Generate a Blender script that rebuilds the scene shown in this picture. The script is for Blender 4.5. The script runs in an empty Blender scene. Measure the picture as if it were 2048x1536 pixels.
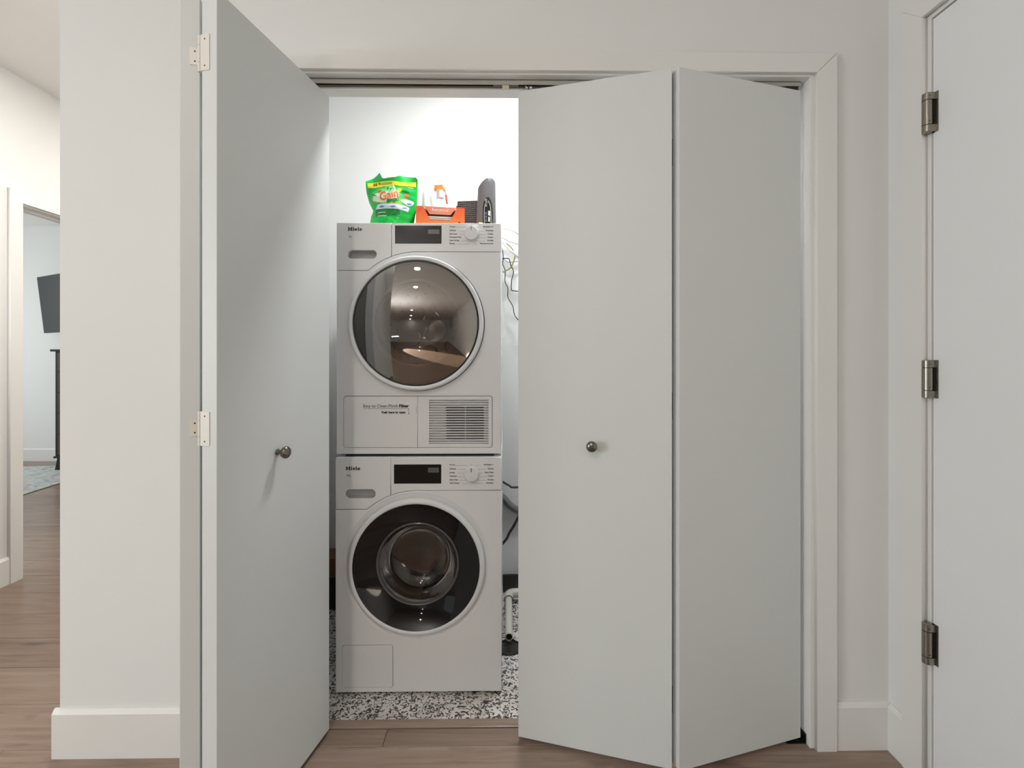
import bpy, bmesh, math, random
from mathutils import Vector, Matrix

random.seed(7)
SC = bpy.context.scene
COL = SC.collection
PI = math.pi

# ------------------------------------------------------------------ camera, world, lights, exposure
cam_d = bpy.data.cameras.new('camera')
cam = bpy.data.objects.new('camera', cam_d)
COL.objects.link(cam)
cam.location = (0, 0, 1.19)
cam.rotation_euler = (PI/2, 0, -0.0127)
cam_d.sensor_width = 36
cam_d.lens = 930/2048*36
cam_d.shift_y = -53/2048
cam_d.clip_start = 0.02
SC.camera = cam

wd = bpy.data.worlds.new('world'); SC.world = wd; wd.use_nodes = True
bg = wd.node_tree.nodes['Background']
bg.inputs[0].default_value = (0.93, 0.97, 1.0, 1); bg.inputs[1].default_value = 0.6

def area(name, loc, size, power, color, aim=None, shape='DISK', size_y=None, spread=180):
    l = bpy.data.lights.new(name, 'AREA'); l.shape = shape; l.size = size
    if size_y: l.size_y = size_y
    l.energy = power; l.color = color; l.spread = math.radians(spread)
    o = bpy.data.objects.new(name, l); COL.objects.link(o)
    o.location = loc
    if aim: o.rotation_euler = (Vector(aim)-Vector(loc)).to_track_quat('-Z', 'Y').to_euler()
    return o
area('closet_lamp', (0.07, 1.75, 2.57), 0.18, 20, (0.96, 0.98, 1.0))
for x, y, w in ((-0.72, -0.35, 9.5), (-0.95, -1.5, 9.5), (-1.95, -5.6, 8), (-2.6, -8.3, 8), (-3.4, -11.3, 8)):
    area('room_downlight', (x, y, 2.69), 0.13, w, (1.0, 0.93, 0.85))
area('ceiling_bounce_fill', (-2.2, -3.2, 1.05), 0.35, 85, (1.0, 0.985, 0.965), (-2.2, -3.2, 3))  # added fill aimed at the ceiling, stands for no known lamp
area('hall_light', (-1.75, 2.0, 2.69), 0.14, 18, (1.0, 0.96, 0.92))
area('hall_light', (-1.9, 3.6, 2.69), 0.14, 22, (1.0, 0.92, 0.84))  # extra fill farther down the hall, added to brighten its floor
area('bedroom_window_light', (-6.55, 3.9, 1.5), 1.3, 40, (0.93, 1.0, 1.0), (-5, 3.9, 1.5), 'RECTANGLE', 1.4)
area('living_window_light', (-4.6, -1.2, 1.4), 1.3, 80, (0.93, 0.985, 1.0), (0.4, 1.2, 1.1), 'RECTANGLE', 1.5)
sp_l = bpy.data.lights.new('low_sunbeam', 'SPOT'); sp_l.energy = 50000; sp_l.color = (1.0, 0.9, 0.76); sp_l.spot_size = math.radians(10); sp_l.spot_blend = 0.08; sp_l.shadow_soft_size = 0.05
sp_o = bpy.data.objects.new('low_sunbeam', sp_l); COL.objects.link(sp_o); sp_o.location = (-7.6, -11.6, 2.6)
sp_o.rotation_euler = (Vector((-0.9, -4.6, 0))-Vector(sp_o.location)).to_track_quat('-Z', 'Y').to_euler()
SC.view_settings.view_transform = 'Standard'
SC.view_settings.look = 'None'
SC.view_settings.gamma = 1
SC.view_settings.use_curve_mapping = False
SC.view_settings.exposure = -0.08

# ------------------------------------------------------------------ materials
def srgb(r, g, b):
    f = lambda v: (v/255/12.92) if v/255 <= 0.04045 else ((v/255+0.055)/1.055)**2.4
    return (f(r), f(g), f(b), 1)

def mat(name, col, rough=0.5, metal=0.0, spec=0.5, bump=0.0, bscale=200, var=0.0, vscale=3.0, coat=0.0):
    m = bpy.data.materials.new(name); m.use_nodes = True
    nt = m.node_tree; N = nt.nodes; L = nt.links
    b = N['Principled BSDF']
    b.inputs['Base Color'].default_value = col
    b.inputs['Roughness'].default_value = rough
    b.inputs['Metallic'].default_value = metal
    b.inputs['Specular IOR Level'].default_value = spec
    b.inputs['Coat Weight'].default_value = coat
    tc = N.new('ShaderNodeTexCoord')
    if var:
        n = N.new('ShaderNodeTexNoise'); n.inputs['Scale'].default_value = vscale; n.inputs['Detail'].default_value = 3
        L.new(tc.outputs['Object'], n.inputs['Vector'])
        r = N.new('ShaderNodeMix'); r.data_type = 'RGBA'
        r.inputs[6].default_value = tuple(c*(1-var) for c in col[:3])+(1,)
        r.inputs[7].default_value = tuple(min(1, c*(1+var)) for c in col[:3])+(1,)
        L.new(n.outputs['Fac'], r.inputs[0]); L.new(r.outputs[2], b.inputs['Base Color'])
    if bump:
        n2 = N.new('ShaderNodeTexNoise'); n2.inputs['Scale'].default_value = bscale; n2.inputs['Detail'].default_value = 2
        L.new(tc.outputs['Object'], n2.inputs['Vector'])
        bp = N.new('ShaderNodeBump'); bp.inputs['Strength'].default_value = bump; bp.inputs['Distance'].default_value = 0.002
        L.new(n2.outputs['Fac'], bp.inputs['Height']); L.new(bp.outputs['Normal'], b.inputs['Normal'])
    return m

def glass_mat(name, tint, refl0, refl_tint=(1, 1, 1, 1), rough=0.015, edge=0.95):
    """coated see-through glass: transparent tint under a mirror layer that grows towards grazing angles"""
    m = bpy.data.materials.new(name); m.use_nodes = True
    nt = m.node_tree; N = nt.nodes; L = nt.links
    for n in list(N): N.remove(n)
    out = N.new('ShaderNodeOutputMaterial')
    tr = N.new('ShaderNodeBsdfTransparent'); tr.inputs[0].default_value = tint
    gl = N.new('ShaderNodeBsdfGlossy'); gl.inputs['Color'].default_value = refl_tint; gl.inputs['Roughness'].default_value = rough
    lw = N.new('ShaderNodeLayerWeight'); lw.inputs['Blend'].default_value = 0.35
    mr = N.new('ShaderNodeMapRange'); mr.inputs[3].default_value = refl0; mr.inputs[4].default_value = edge
    L.new(lw.outputs['Fresnel'], mr.inputs[0])
    mx = N.new('ShaderNodeMixShader')
    L.new(mr.outputs[0], mx.inputs[0]); L.new(tr.outputs[0], mx.inputs[1]); L.new(gl.outputs[0], mx.inputs[2])
    L.new(mx.outputs[0], out.inputs['Surface'])
    return m

M = {}
M['wall'] = mat('wall_paint', srgb(226, 226, 224), 0.75, spec=0.25, bump=0.05, bscale=350, var=0.012)
M['ceil'] = mat('ceiling_paint', srgb(232, 231, 228), 0.85, spec=0.2)
M['trim'] = mat('trim_paint', srgb(226, 225, 222), 0.38, spec=0.4, var=0.01)
M['door'] = mat('door_paint', srgb(214, 217, 216), 0.45, spec=0.4, bump=0.03, bscale=120, var=0.01)
M['door_white'] = mat('white_door_paint', srgb(232, 233, 233), 0.45, spec=0.4, bump=0.03, bscale=120, var=0.01)
M['hinge_paint'] = mat('painted_hinge', srgb(226, 222, 214), 0.35, spec=0.45)
M['nickel'] = mat('satin_nickel', srgb(150, 145, 135), 0.28, 1.0)
M['knob'] = mat('dark_nickel', srgb(128, 122, 114), 0.22, 1.0)
M['steel_dark'] = mat('dark_steel', srgb(70, 70, 68), 0.4, 1.0)
M['dark'] = mat('black_recess', srgb(18, 17, 16), 0.6)
M['track'] = mat('track_paint', srgb(178, 174, 166), 0.4, spec=0.4)
M['enamel'] = mat('white_enamel', srgb(236, 237, 238), 0.22, spec=0.5, var=0.006)
M['enamel_groove'] = mat('appliance_inner_shell', srgb(60, 60, 60), 0.5)
M['vent_dark'] = mat('grey_vent_mesh', srgb(84, 84, 84), 0.6)
M['grip'] = mat('grip_plastic', srgb(196, 196, 197), 0.4)
M['ring'] = mat('door_ring_plastic', srgb(230, 232, 234), 0.2, spec=0.5)
M['blackglass'] = mat('black_glass', srgb(14, 13, 13), 0.04, spec=0.5)
M['display'] = mat('display_glass', srgb(12, 11, 11), 0.08, spec=0.5)
M['lcd'] = mat('unlit_lcd', srgb(96, 96, 96), 0.25)
M['print'] = mat('grey_print', srgb(84, 84, 84), 0.5)
M['print_black'] = mat('black_print', srgb(22, 22, 22), 0.5)
M['print_line'] = mat('line_print', srgb(110, 110, 110), 0.5)
M['orange_mark'] = mat('dial_mark', srgb(150, 110, 40), 0.5)
M['steel'] = mat('drum_steel', srgb(150, 138, 128), 0.38, 1.0, bump=0.2, bscale=90)
M['gasket'] = mat('grey_rubber', srgb(88, 85, 82), 0.6)
M['bowl'] = glass_mat('clear_bowl_glass', (0.80, 0.77, 0.74, 1), 0.04, rough=0.05, edge=0.40)
M['smoke'] = glass_mat('smoked_mirror_glass', (0.84, 0.80, 0.77, 1), 0.27, (0.93, 0.88, 0.84, 1))
M['rimglass'] = mat('grey_glass_rim', srgb(92, 88, 86), 0.15)
M['smokeback'] = mat('smoked_backing', srgb(40, 38, 37), 0.3)
M['chrome'] = mat('chrome', srgb(190, 186, 182), 0.12, 1.0)
M['pvc'] = mat('white_pvc', srgb(205, 202, 192), 0.4, var=0.04, vscale=12)
M['pvc_in'] = mat('brown_pvc_bore', srgb(105, 88, 62), 0.6)  # inside of the pipe, browner and darker than the outside
M['cable_white'] = mat('white_cable', srgb(214, 213, 209), 0.5)
M['cable_black'] = mat('black_cable', srgb(40, 40, 40), 0.5)
M['cable_olive'] = mat('olive_cable', srgb(140, 138, 70), 0.5)
M['cable_grey'] = mat('grey_cable', srgb(170, 170, 168), 0.5)
M['hose'] = mat('grey_hose', srgb(120, 120, 120), 0.5)
M['rubber'] = mat('black_rubber_base', srgb(52, 51, 50), 0.5, var=0.1, vscale=15)
M['brownbox'] = mat('brown_carton', srgb(112, 82, 54), 0.75, var=0.06)
M['bag'] = mat('green_film', srgb(10, 190, 70), 0.25, spec=0.6, var=0.16, vscale=26, bump=0.25, bscale=45)
M['bag_dark'] = mat('dark_green_print', srgb(8, 122, 48), 0.3)
M['bag_mid'] = mat('mid_green_print', srgb(96, 205, 110), 0.3)
M['bag_pale'] = mat('pale_print', srgb(222, 240, 214), 0.3)
M['bag_yellow'] = mat('yellow_print', srgb(238, 222, 40), 0.3, var=0.12, vscale=30)
M['bag_lime'] = mat('lime_print', srgb(190, 222, 50), 0.3)
M['bag_orange'] = mat('orange_print', srgb(228, 120, 40), 0.3)
M['bag_white'] = mat('white_print', srgb(240, 240, 240), 0.3)
M['bag_silver'] = mat('silver_print', srgb(214, 218, 232), 0.3)
M['bag_blue'] = mat('blue_print', srgb(95, 140, 195), 0.3)
M['white_plastic'] = mat('white_bottle_plastic', srgb(236, 236, 238), 0.3)
M['lilac_plastic'] = mat('pale_lilac_plastic', srgb(222, 216, 226), 0.35)
M['orange_plastic'] = mat('orange_plastic', srgb(245, 130, 40), 0.35)
M['red_plastic'] = mat('red_orange_plastic', srgb(225, 85, 50), 0.35)
M['clear_plastic'] = mat('milky_plastic', srgb(232, 233, 235), 0.25)
M['tower'] = mat('grey_tower_shell', srgb(108, 108, 108), 0.42, bump=0.03, bscale=500)
M['grille'] = mat('black_grille', srgb(92, 92, 92), 0.45)
M['portmetal'] = mat('port_metal', srgb(165, 162, 155), 0.3, 1.0)
M['label'] = mat('white_label', srgb(226, 226, 222), 0.5)
M['cream'] = mat('cream_plastic', srgb(214, 202, 168), 0.4)
M['yellow_plug'] = mat('pale_yellow_plug', srgb(232, 228, 150), 0.4)
M['tv'] = mat('tv_screen', srgb(52, 52, 54), 0.5, spec=0.25)
M['tvb'] = mat('tv_bezel', srgb(30, 30, 31), 0.4)
M['dresser'] = mat('dark_green_wood', srgb(38, 37, 30), 0.6, spec=0.25, var=0.15, vscale=6)
M['dresser_front'] = mat('drawer_wood', srgb(70, 68, 54), 0.6, spec=0.25, var=0.15, vscale=8)
M['subfloor'] = mat('floor_bed', srgb(118, 98, 82), 0.6, var=0.2, vscale=1.5)

def ramp_mat(name, build, rough=0.5, spec=0.5):
    m = bpy.data.materials.new(name); m.use_nodes = True
    nt = m.node_tree; b = nt.nodes['Principled BSDF']
    b.inputs['Roughness'].default_value = rough; b.inputs['Specular IOR Level'].default_value = spec
    build(nt, b); return m

def set_ramp(rp, stops):
    cr = rp.color_ramp
    while len(cr.elements) > 1: cr.elements.remove(cr.elements[0])
    cr.elements[0].position = stops[0][0]; cr.elements[0].color = stops[0][1]
    for p, c in stops[1:]:
        e = cr.elements.new(p); e.color = c

def wood(nt, b):
    N, L = nt.nodes, nt.links
    tc = N.new('ShaderNodeTexCoord'); oi = N.new('ShaderNodeObjectInfo')
    ad = N.new('ShaderNodeVectorMath'); ad.operation = 'ADD'
    cb = N.new('ShaderNodeCombineXYZ')
    ml = N.new('ShaderNodeMath'); ml.operation = 'MULTIPLY'; ml.inputs[1].default_value = 37.0
    L.new(oi.outputs['Random'], ml.inputs[0]); L.new(ml.outputs[0], cb.inputs[0]); L.new(ml.outputs[0], cb.inputs[2])
    L.new(tc.outputs['Object'], ad.inputs[0]); L.new(cb.outputs[0], ad.inputs[1])
    mp = N.new('ShaderNodeMapping'); mp.inputs['Scale'].default_value = (1.6, 26, 1)
    L.new(ad.outputs[0], mp.inputs[0])
    n = N.new('ShaderNodeTexNoise'); n.inputs['Scale'].default_value = 1.6; n.inputs['Detail'].default_value = 6; n.inputs['Roughness'].default_value = 0.62
    n.inputs['Distortion'].default_value = 0.5
    L.new(mp.outputs[0], n.inputs['Vector'])
    rp = N.new('ShaderNodeValToRGB')
    set_ramp(rp, [(0.22, srgb(108, 89, 77)), (0.45, srgb(142, 121, 107)), (0.75, srgb(162, 143, 129))])
    L.new(n.outputs['Fac'], rp.inputs[0])
    # sparse knots
    mp2 = N.new('ShaderNodeMapping'); mp2.inputs['Scale'].default_value = (2.2, 7, 1)
    L.new(ad.outputs[0], mp2.inputs[0])
    n2 = N.new('ShaderNodeTexNoise'); n2.inputs['Scale'].default_value = 2.2; n2.inputs['Detail'].default_value = 2
    L.new(mp2.outputs[0], n2.inputs['Vector'])
    r2 = N.new('ShaderNodeValToRGB'); set_ramp(r2, [(0.24, (0.62, 0.6, 0.6, 1)), (0.36, (1, 1, 1, 1))])
    L.new(n2.outputs['Fac'], r2.inputs[0])
    m1 = N.new('ShaderNodeMix'); m1.data_type = 'RGBA'; m1.blend_type = 'MULTIPLY'; m1.inputs[0].default_value = 1
    L.new(rp.outputs[0], m1.inputs[6]); L.new(r2.outputs[0], m1.inputs[7])
    r3 = N.new('ShaderNodeValToRGB'); set_ramp(r3, [(0, (0.78, 0.76, 0.74, 1)), (1, (1.0, 1.0, 1.0, 1))])
    L.new(oi.outputs['Random'], r3.inputs[0])
    m2 = N.new('ShaderNodeMix'); m2.data_type = 'RGBA'; m2.blend_type = 'MULTIPLY'; m2.inputs[0].default_value = 1
    L.new(m1.outputs[2], m2.inputs[6]); L.new(r3.outputs[0], m2.inputs[7])
    L.new(m2.outputs[2], b.inputs['Base Color'])
    bp = N.new('ShaderNodeBump'); bp.inputs['Strength'].default_value = 0.12; bp.inputs['Distance'].default_value = 0.002
    L.new(n.outputs['Fac'], bp.inputs['Height']); L.new(bp.outputs[0], b.inputs['Normal'])
M['wood'] = ramp_mat('oak_plank', wood, 0.30, 0.5)

def speckle(nt, b):
    N, L = nt.nodes, nt.links
    tc = N.new('ShaderNodeTexCoord')
    n = N.new('ShaderNodeTexNoise'); n.inputs['Scale'].default_value = 62; n.inputs['Detail'].default_value = 0.6; n.inputs['Distortion'].default_value = 1.9
    L.new(tc.outputs['Object'], n.inputs['Vector'])
    rp = N.new('ShaderNodeValToRGB')
    set_ramp(rp, [(0.0, srgb(214, 208, 202)), (0.52, srgb(228, 224, 220)), (0.56, srgb(70, 66, 65)), (0.60, srgb(34, 32, 33)), (0.68, srgb(60, 57, 56)), (0.75, srgb(190, 185, 180))])
    L.new(n.outputs['Fac'], rp.inputs[0])
    n2 = N.new('ShaderNodeTexNoise'); n2.inputs['Scale'].default_value = 7; n2.inputs['Detail'].default_value = 2
    L.new(tc.outputs['Object'], n2.inputs['Vector'])
    r2 = N.new('ShaderNodeValToRGB'); set_ramp(r2, [(0.38, (0.62, 0.56, 0.50, 1)), (0.6, (1, 1, 1, 1))])
    L.new(n2.outputs['Fac'], r2.inputs[0])
    m1 = N.new('ShaderNodeMix'); m1.data_type = 'RGBA'; m1.blend_type = 'MULTIPLY'; m1.inputs[0].default_value = 0.6
    L.new(rp.outputs[0], m1.inputs[6]); L.new(r2.outputs[0], m1.inputs[7])
    L.new(m1.outputs[2], b.inputs['Base Color'])
M['speckle'] = ramp_mat('black_white_speckle_vinyl', speckle, 0.5)

def rugm(nt, b):
    N, L = nt.nodes, nt.links
    tc = N.new('ShaderNodeTexCoord')
    n = N.new('ShaderNodeTexNoise'); n.inputs['Scale'].default_value = 6; n.inputs['Detail'].default_value = 8; n.inputs['Roughness'].default_value = 0.75; n.inputs['Distortion'].default_value = 1.0
    L.new(tc.outputs['Object'], n.inputs['Vector'])
    rp = N.new('ShaderNodeValToRGB')
    set_ramp(rp, [(0.3, srgb(84, 98, 98)), (0.42, srgb(166, 182, 178)), (0.5, srgb(212, 216, 213)), (0.58, srgb(182, 166, 174)), (0.68, srgb(200, 216, 210))])
    L.new(n.outputs['Fac'], rp.inputs[0]); L.new(rp.outputs[0], b.inputs['Base Color'])
M['rug'] = ramp_mat('distressed_rug_pile', rugm, 0.95, 0.1)
M['rug_edge'] = mat('rug_binding', srgb(150, 120, 92), 0.9)

def boxprint(nt, b):
    N, L = nt.nodes, nt.links
    tc = N.new('ShaderNodeTexCoord'); sx = N.new('ShaderNodeSeparateXYZ')
    L.new(tc.outputs['Object'], sx.inputs[0])
    mr = N.new('ShaderNodeMapRange'); mr.inputs[1].default_value = 0; mr.inputs[2].default_value = 0.08
    L.new(sx.outputs[2], mr.inputs[0])
    rp = N.new('ShaderNodeValToRGB'); set_ramp(rp, [(0, srgb(226, 128, 50)), (0.45, srgb(232, 112, 56)), (1, srgb(238, 98, 58))])
    L.new(mr.outputs[0], rp.inputs[0]); L.new(rp.outputs[0], b.inputs['Base Color'])
M['boxprint'] = ramp_mat('orange_carton_print', boxprint, 0.4)
M['boxflap'] = mat('salmon_flap_print', srgb(244, 150, 120), 0.4)
M['tissue'] = mat('white_tissue', srgb(226, 224, 216), 0.8)

# ------------------------------------------------------------------ mesh helpers
def link(name, me, m=None, parent=None, loc=None):
    o = bpy.data.objects.new(name, me); COL.objects.link(o)
    if m is not None:
        me.materials.clear(); me.materials.append(m)
    if parent is not None: o.parent = parent
    if loc is not None: o.location = loc
    return o

def tag(o, label=None, cat=None, group=None, kind=None):
    if label: o['label'] = label
    if cat: o['category'] = cat
    if group: o['group'] = group
    if kind: o['kind'] = kind
    return o

def empty(name, loc, label, cat, group=None, kind=None, rot=None):
    o = bpy.data.objects.new(name, None); COL.objects.link(o); o.location = loc
    if rot: o.rotation_euler = rot
    o.empty_display_size = 0.05
    return tag(o, label, cat, group, kind)

class MB:
    """collects boxes, prisms, tubes, lathes in one mesh"""
    def __init__(s): s.bm = bmesh.new()
    def box(s, lo, hi, r=0.0, seg=2):
        b = bmesh.new()
        bmesh.ops.create_cube(b, size=1.0)
        c = [(lo[i]+hi[i])/2 for i in range(3)]; d = [hi[i]-lo[i] for i in range(3)]
        for v in b.verts: v.co = Vector((c[0]+v.co.x*d[0], c[1]+v.co.y*d[1], c[2]+v.co.z*d[2]))
        if r: bmesh.ops.bevel(b, geom=list(b.edges), offset=min(r, 0.49*min(d)), segments=seg, affect='EDGES', profile=0.5, clamp_overlap=True)
        return s._add(b)
    def prism(s, pts, z0, z1, r=0.0, seg=2):
        """plan polygon (x,y) extruded in z"""
        b = bmesh.new()
        lo = [b.verts.new((x, y, z0)) for x, y in pts]; hi = [b.verts.new((x, y, z1)) for x, y in pts]
        n = len(pts)
        b.faces.new(list(reversed(lo))); b.faces.new(hi)
        for i in range(n): b.faces.new((lo[i], lo[(i+1) % n], hi[(i+1) % n], hi[i]))
        bmesh.ops.recalc_face_normals(b, faces=list(b.faces))
        if r: bmesh.ops.bevel(b, geom=list(b.edges), offset=r, segments=seg, affect='EDGES', profile=0.5, clamp_overlap=True)
        return s._add(b)
    def hexa(s, a, c, r=0.0):
        """eight corners: a = bottom ring of four, c = top ring of four"""
        b = bmesh.new()
        lo = [b.verts.new(p) for p in a]; hi = [b.verts.new(p) for p in c]
        b.faces.new(list(reversed(lo))); b.faces.new(hi)
        for i in range(4): b.faces.new((lo[i], lo[(i+1) % 4], hi[(i+1) % 4], hi[i]))
        bmesh.ops.recalc_face_normals(b, faces=list(b.faces))
        if r: bmesh.ops.bevel(b, geom=list(b.edges), offset=r, segments=2, affect='EDGES', profile=0.5, clamp_overlap=True)
        return s._add(b)
    def lathe(s, prof, origin=(0, 0, 0), axis=(0, 0, 1), seg=64, sy=1.0):
        """prof: (radius, height along axis)"""
        b = bmesh.new()
        az = Vector(axis).normalized(); ax = az.orthogonal().normalized(); ay = az.cross(ax); O = Vector(origin)
        rings = []
        for r, h in prof:
            if r < 1e-6: rings.append([b.verts.new(O+az*h)])
            else: rings.append([b.verts.new(O+az*h+(ax*math.cos(t)+ay*math.sin(t)*sy)*r) for t in (2*PI*i/seg for i in range(seg))])
        for A, B in zip(rings, rings[1:]):
            for i in range(seg):
                j = (i+1) % seg
                if len(A) == 1 and len(B) == 1: continue
                if len(A) == 1: b.faces.new((A[0], B[i], B[j]))
                elif len(B) == 1: b.faces.new((A[i], A[j], B[0]))
                else: b.faces.new((A[i], A[j], B[j], B[i]))
        bmesh.ops.recalc_face_normals(b, faces=list(b.faces))
        for f in b.faces: f.smooth = True
        return s._add(b)
    def tube(s, pts, r, seg=10, smooth_n=6, caps=True):
        P = [Vector(p) for p in pts]
        if smooth_n > 1 and len(P) > 2:
            Q = []
            for i in range(len(P)-1):
                p0 = P[i-1] if i else P[0]*2-P[1]; p1 = P[i]; p2 = P[i+1]; p3 = P[i+2] if i+2 < len(P) else P[i+1]*2-P[i]
                for k in range(smooth_n):
                    t = k/smooth_n
                    Q.append(0.5*((2*p1)+(p2-p0)*t+(2*p0-5*p1+4*p2-p3)*t*t+(3*p1-p0-3*p2+p3)*t**3))
            Q.append(P[-1]); P = Q
        b = bmesh.new(); rings = []; up = None
        for i, p in enumerate(P):
            d = (P[min(i+1, len(P)-1)]-P[max(i-1, 0)]).normalized()
            if up is None: up = d.orthogonal().normalized()
            up = (up-d*up.dot(d)).normalized(); sd = d.cross(up)
            rings.append([b.verts.new(p+(up*math.cos(2*PI*k/seg)+sd*math.sin(2*PI*k/seg))*r) for k in range(seg)])
        for A, B in zip(rings, rings[1:]):
            for k in range(seg): b.faces.new((A[k], A[(k+1) % seg], B[(k+1) % seg], B[k]))
        if caps: b.faces.new(list(reversed(rings[0]))); b.faces.new(rings[-1])
        bmesh.ops.recalc_face_normals(b, faces=list(b.faces))
        for f in b.faces: f.smooth = len(f.verts) == 4
        return s._add(b)
    def _add(s, b):
        me = bpy.data.meshes.new('tmp'); b.to_mesh(me); b.free(); s.bm.from_mesh(me); bpy.data.meshes.remove(me); return s
    def build(s, name, m, parent=None, loc=None, smooth=None):
        me = bpy.data.meshes.new(name); s.bm.to_mesh(me); s.bm.free()
        if any(p.use_smooth for p in me.polygons): me.set_sharp_from_angle(angle=math.radians(38))
        if smooth:
            for p in me.polygons: p.use_smooth = True
        return link(name, me, m, parent, loc)

def curve_mesh(cu):
    o = bpy.data.objects.new('tmp_curve', cu); COL.objects.link(o)
    dg = bpy.context.evaluated_depsgraph_get()
    me = bpy.data.meshes.new_from_object(o.evaluated_get(dg))
    bpy.data.objects.remove(o); bpy.data.curves.remove(cu)
    return me

def signed(pts): return sum(a[0]*b[1]-b[0]*a[1] for a, b in zip(pts, pts[1:]+pts[:1]))

def fill(loops, th=0.0, bev=0.0):
    """flat 2D shape (outer loop first, then holes) -> mesh in XY, thickness along Z centred"""
    cu = bpy.data.curves.new('tmp', 'CURVE'); cu.dimensions = '2D'; cu.fill_mode = 'BOTH'
    cu.extrude = max(th/2-bev, 0); cu.bevel_depth = bev; cu.bevel_resolution = 1; cu.offset = -bev
    for i, pts in enumerate(loops):
        if (signed(pts) > 0) != (i == 0): pts = list(reversed(pts))
        sp = cu.splines.new('POLY'); sp.points.add(len(pts)-1)
        for q, p in zip(sp.points, pts): q.co = (p[0], p[1], 0, 1)
        sp.use_cyclic_u = True
    return curve_mesh(cu)

FRONT = Matrix(((1, 0, 0, 0), (0, 0, 1, 0), (0, 1, 0, 0), (0, 0, 0, 1)))   # x->x, y->z, z->y
def front_plate(name, loops, y_front, th, m, parent, bev=0.0015):
    """plate standing in the XZ plane whose front face (towards -Y) is at y_front"""
    me = fill(loops, th, bev)
    for v in me.vertices: v.co = Vector((v.co.x, y_front+th/2-v.co.z, v.co.y))
    me.flip_normals() if False else None
    b = bmesh.new(); b.from_mesh(me); bmesh.ops.remove_doubles(b, verts=list(b.verts), dist=1e-6)
    bmesh.ops.recalc_face_normals(b, faces=list(b.faces)); b.to_mesh(me); b.free()
    return link(name, me, m, parent)

def arc(cx, cy, r, a0, a1, n=24):
    return [(cx+r*math.cos(math.radians(a0+(a1-a0)*i/n)), cy+r*math.sin(math.radians(a0+(a1-a0)*i/n))) for i in range(n+1)]
def circle(cx, cy, r, n=96): return [(cx+r*math.cos(2*PI*i/n), cy+r*math.sin(2*PI*i/n)) for i in range(n)]
def rrect(x0, y0, x1, y1, r, n=6):
    return arc(x1-r, y1-r, r, 0, 90, n)+arc(x0+r, y1-r, r, 90, 180, n)+arc(x0+r, y0+r, r, 180, 270, n)+arc(x1-r, y0+r, r, 270, 360, n)

def text_mesh(body, size, bold=0.0, align='LEFT', th=0.0004, sx=1.0, shear=0.0, space=1.0):
    cu = bpy.data.curves.new('tmp_text', 'FONT'); cu.body = body; cu.size = size; cu.align_x = align
    cu.offset = bold; cu.extrude = th/2; cu.resolution_u = 3; cu.shear = shear; cu.space_character = space
    me = curve_mesh(cu)
    for v in me.vertices: v.co.x *= sx
    return me
def front_text(name, body, x, z, y_front, size, m, parent, bold=0.0, align='LEFT', sx=1.0, th=0.0004, width=None):
    me = text_mesh(body, size, bold, align, th, sx)
    if width:
        xs = [v.co.x for v in me.vertices]; k = width/(max(xs)-min(xs))
        for v in me.vertices: v.co.x *= k
    for v in me.vertices: v.co = Vector((x+v.co.x, y_front-v.co.z, z+v.co.y))
    return link(name, me, m, parent)

# ------------------------------------------------------------------ setting: floor
H_CEIL = 2.70
floor = MB().box((-8.0, -12.0, -0.06), (1.40, 5.6, -0.0125)).build('floor', M['subfloor'])
tag(floor, 'brown oak plank floor running through hall, bedroom and up to the closet', 'floor', kind='structure')

def plank(x0, x1, y0, y1):
    b = MB().box((x0-(x0+x1)/2+0.0006, y0-(y0+y1)/2+0.0006, -0.012), (x1-(x0+x1)/2-0.0006, y1-(y0+y1)/2-0.0006, 0), 0.0012, 1)
    return b.build('plank', M['wood'], floor, ((x0+x1)/2, (y0+y1)/2, 0))
W = 0.19
for k in range(-7, 21):
    y0 = 1.4278+k*W; y1 = y0+W
    if k < 0: xa, xb = (-2.62 if y1 < 2.4 else -5.9), 1.17
    elif y0 < 2.2: xa, xb = -2.62, -1.335
    else: xa, xb = -5.9, -1.335
    if k == -1: cuts = [-2.62, -1.52, -0.62, 1.17]
    else:
        cuts = [xa]; x = xa-random.uniform(0, 1.1)
        while True:
            x += random.choice((1.2, 1.5, 1.8, 2.1))
            if x >= xb-0.25: break
            if x > xa+0.25: cuts.append(x)
        cuts.append(xb)
    for a, c in zip(cuts, cuts[1:]): plank(a, c, y0, y1)
plank(-0.8855, -0.379, 1.4278, 1.4946); plank(-0.379, 0.925, 1.4278, 1.4946)
thr = MB().prism([(-0.8855, 1.4952), (0.925, 1.4952), (0.925, 1.5302), (-0.8855, 1.5302)], -0.012, 0.004, 0.002).build('trim_1', M['wood'])
tag(thr, 'narrow brown wooden threshold strip along the closet floor', 'threshold', kind='structure')
fc = MB().box((-1.05, 1.5302, -0.012), (1.05, 2.37, 0.0)).build('floor_closet', M['speckle'])
tag(fc, 'black and white speckled vinyl floor inside the closet', 'floor', kind='structure')

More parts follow.
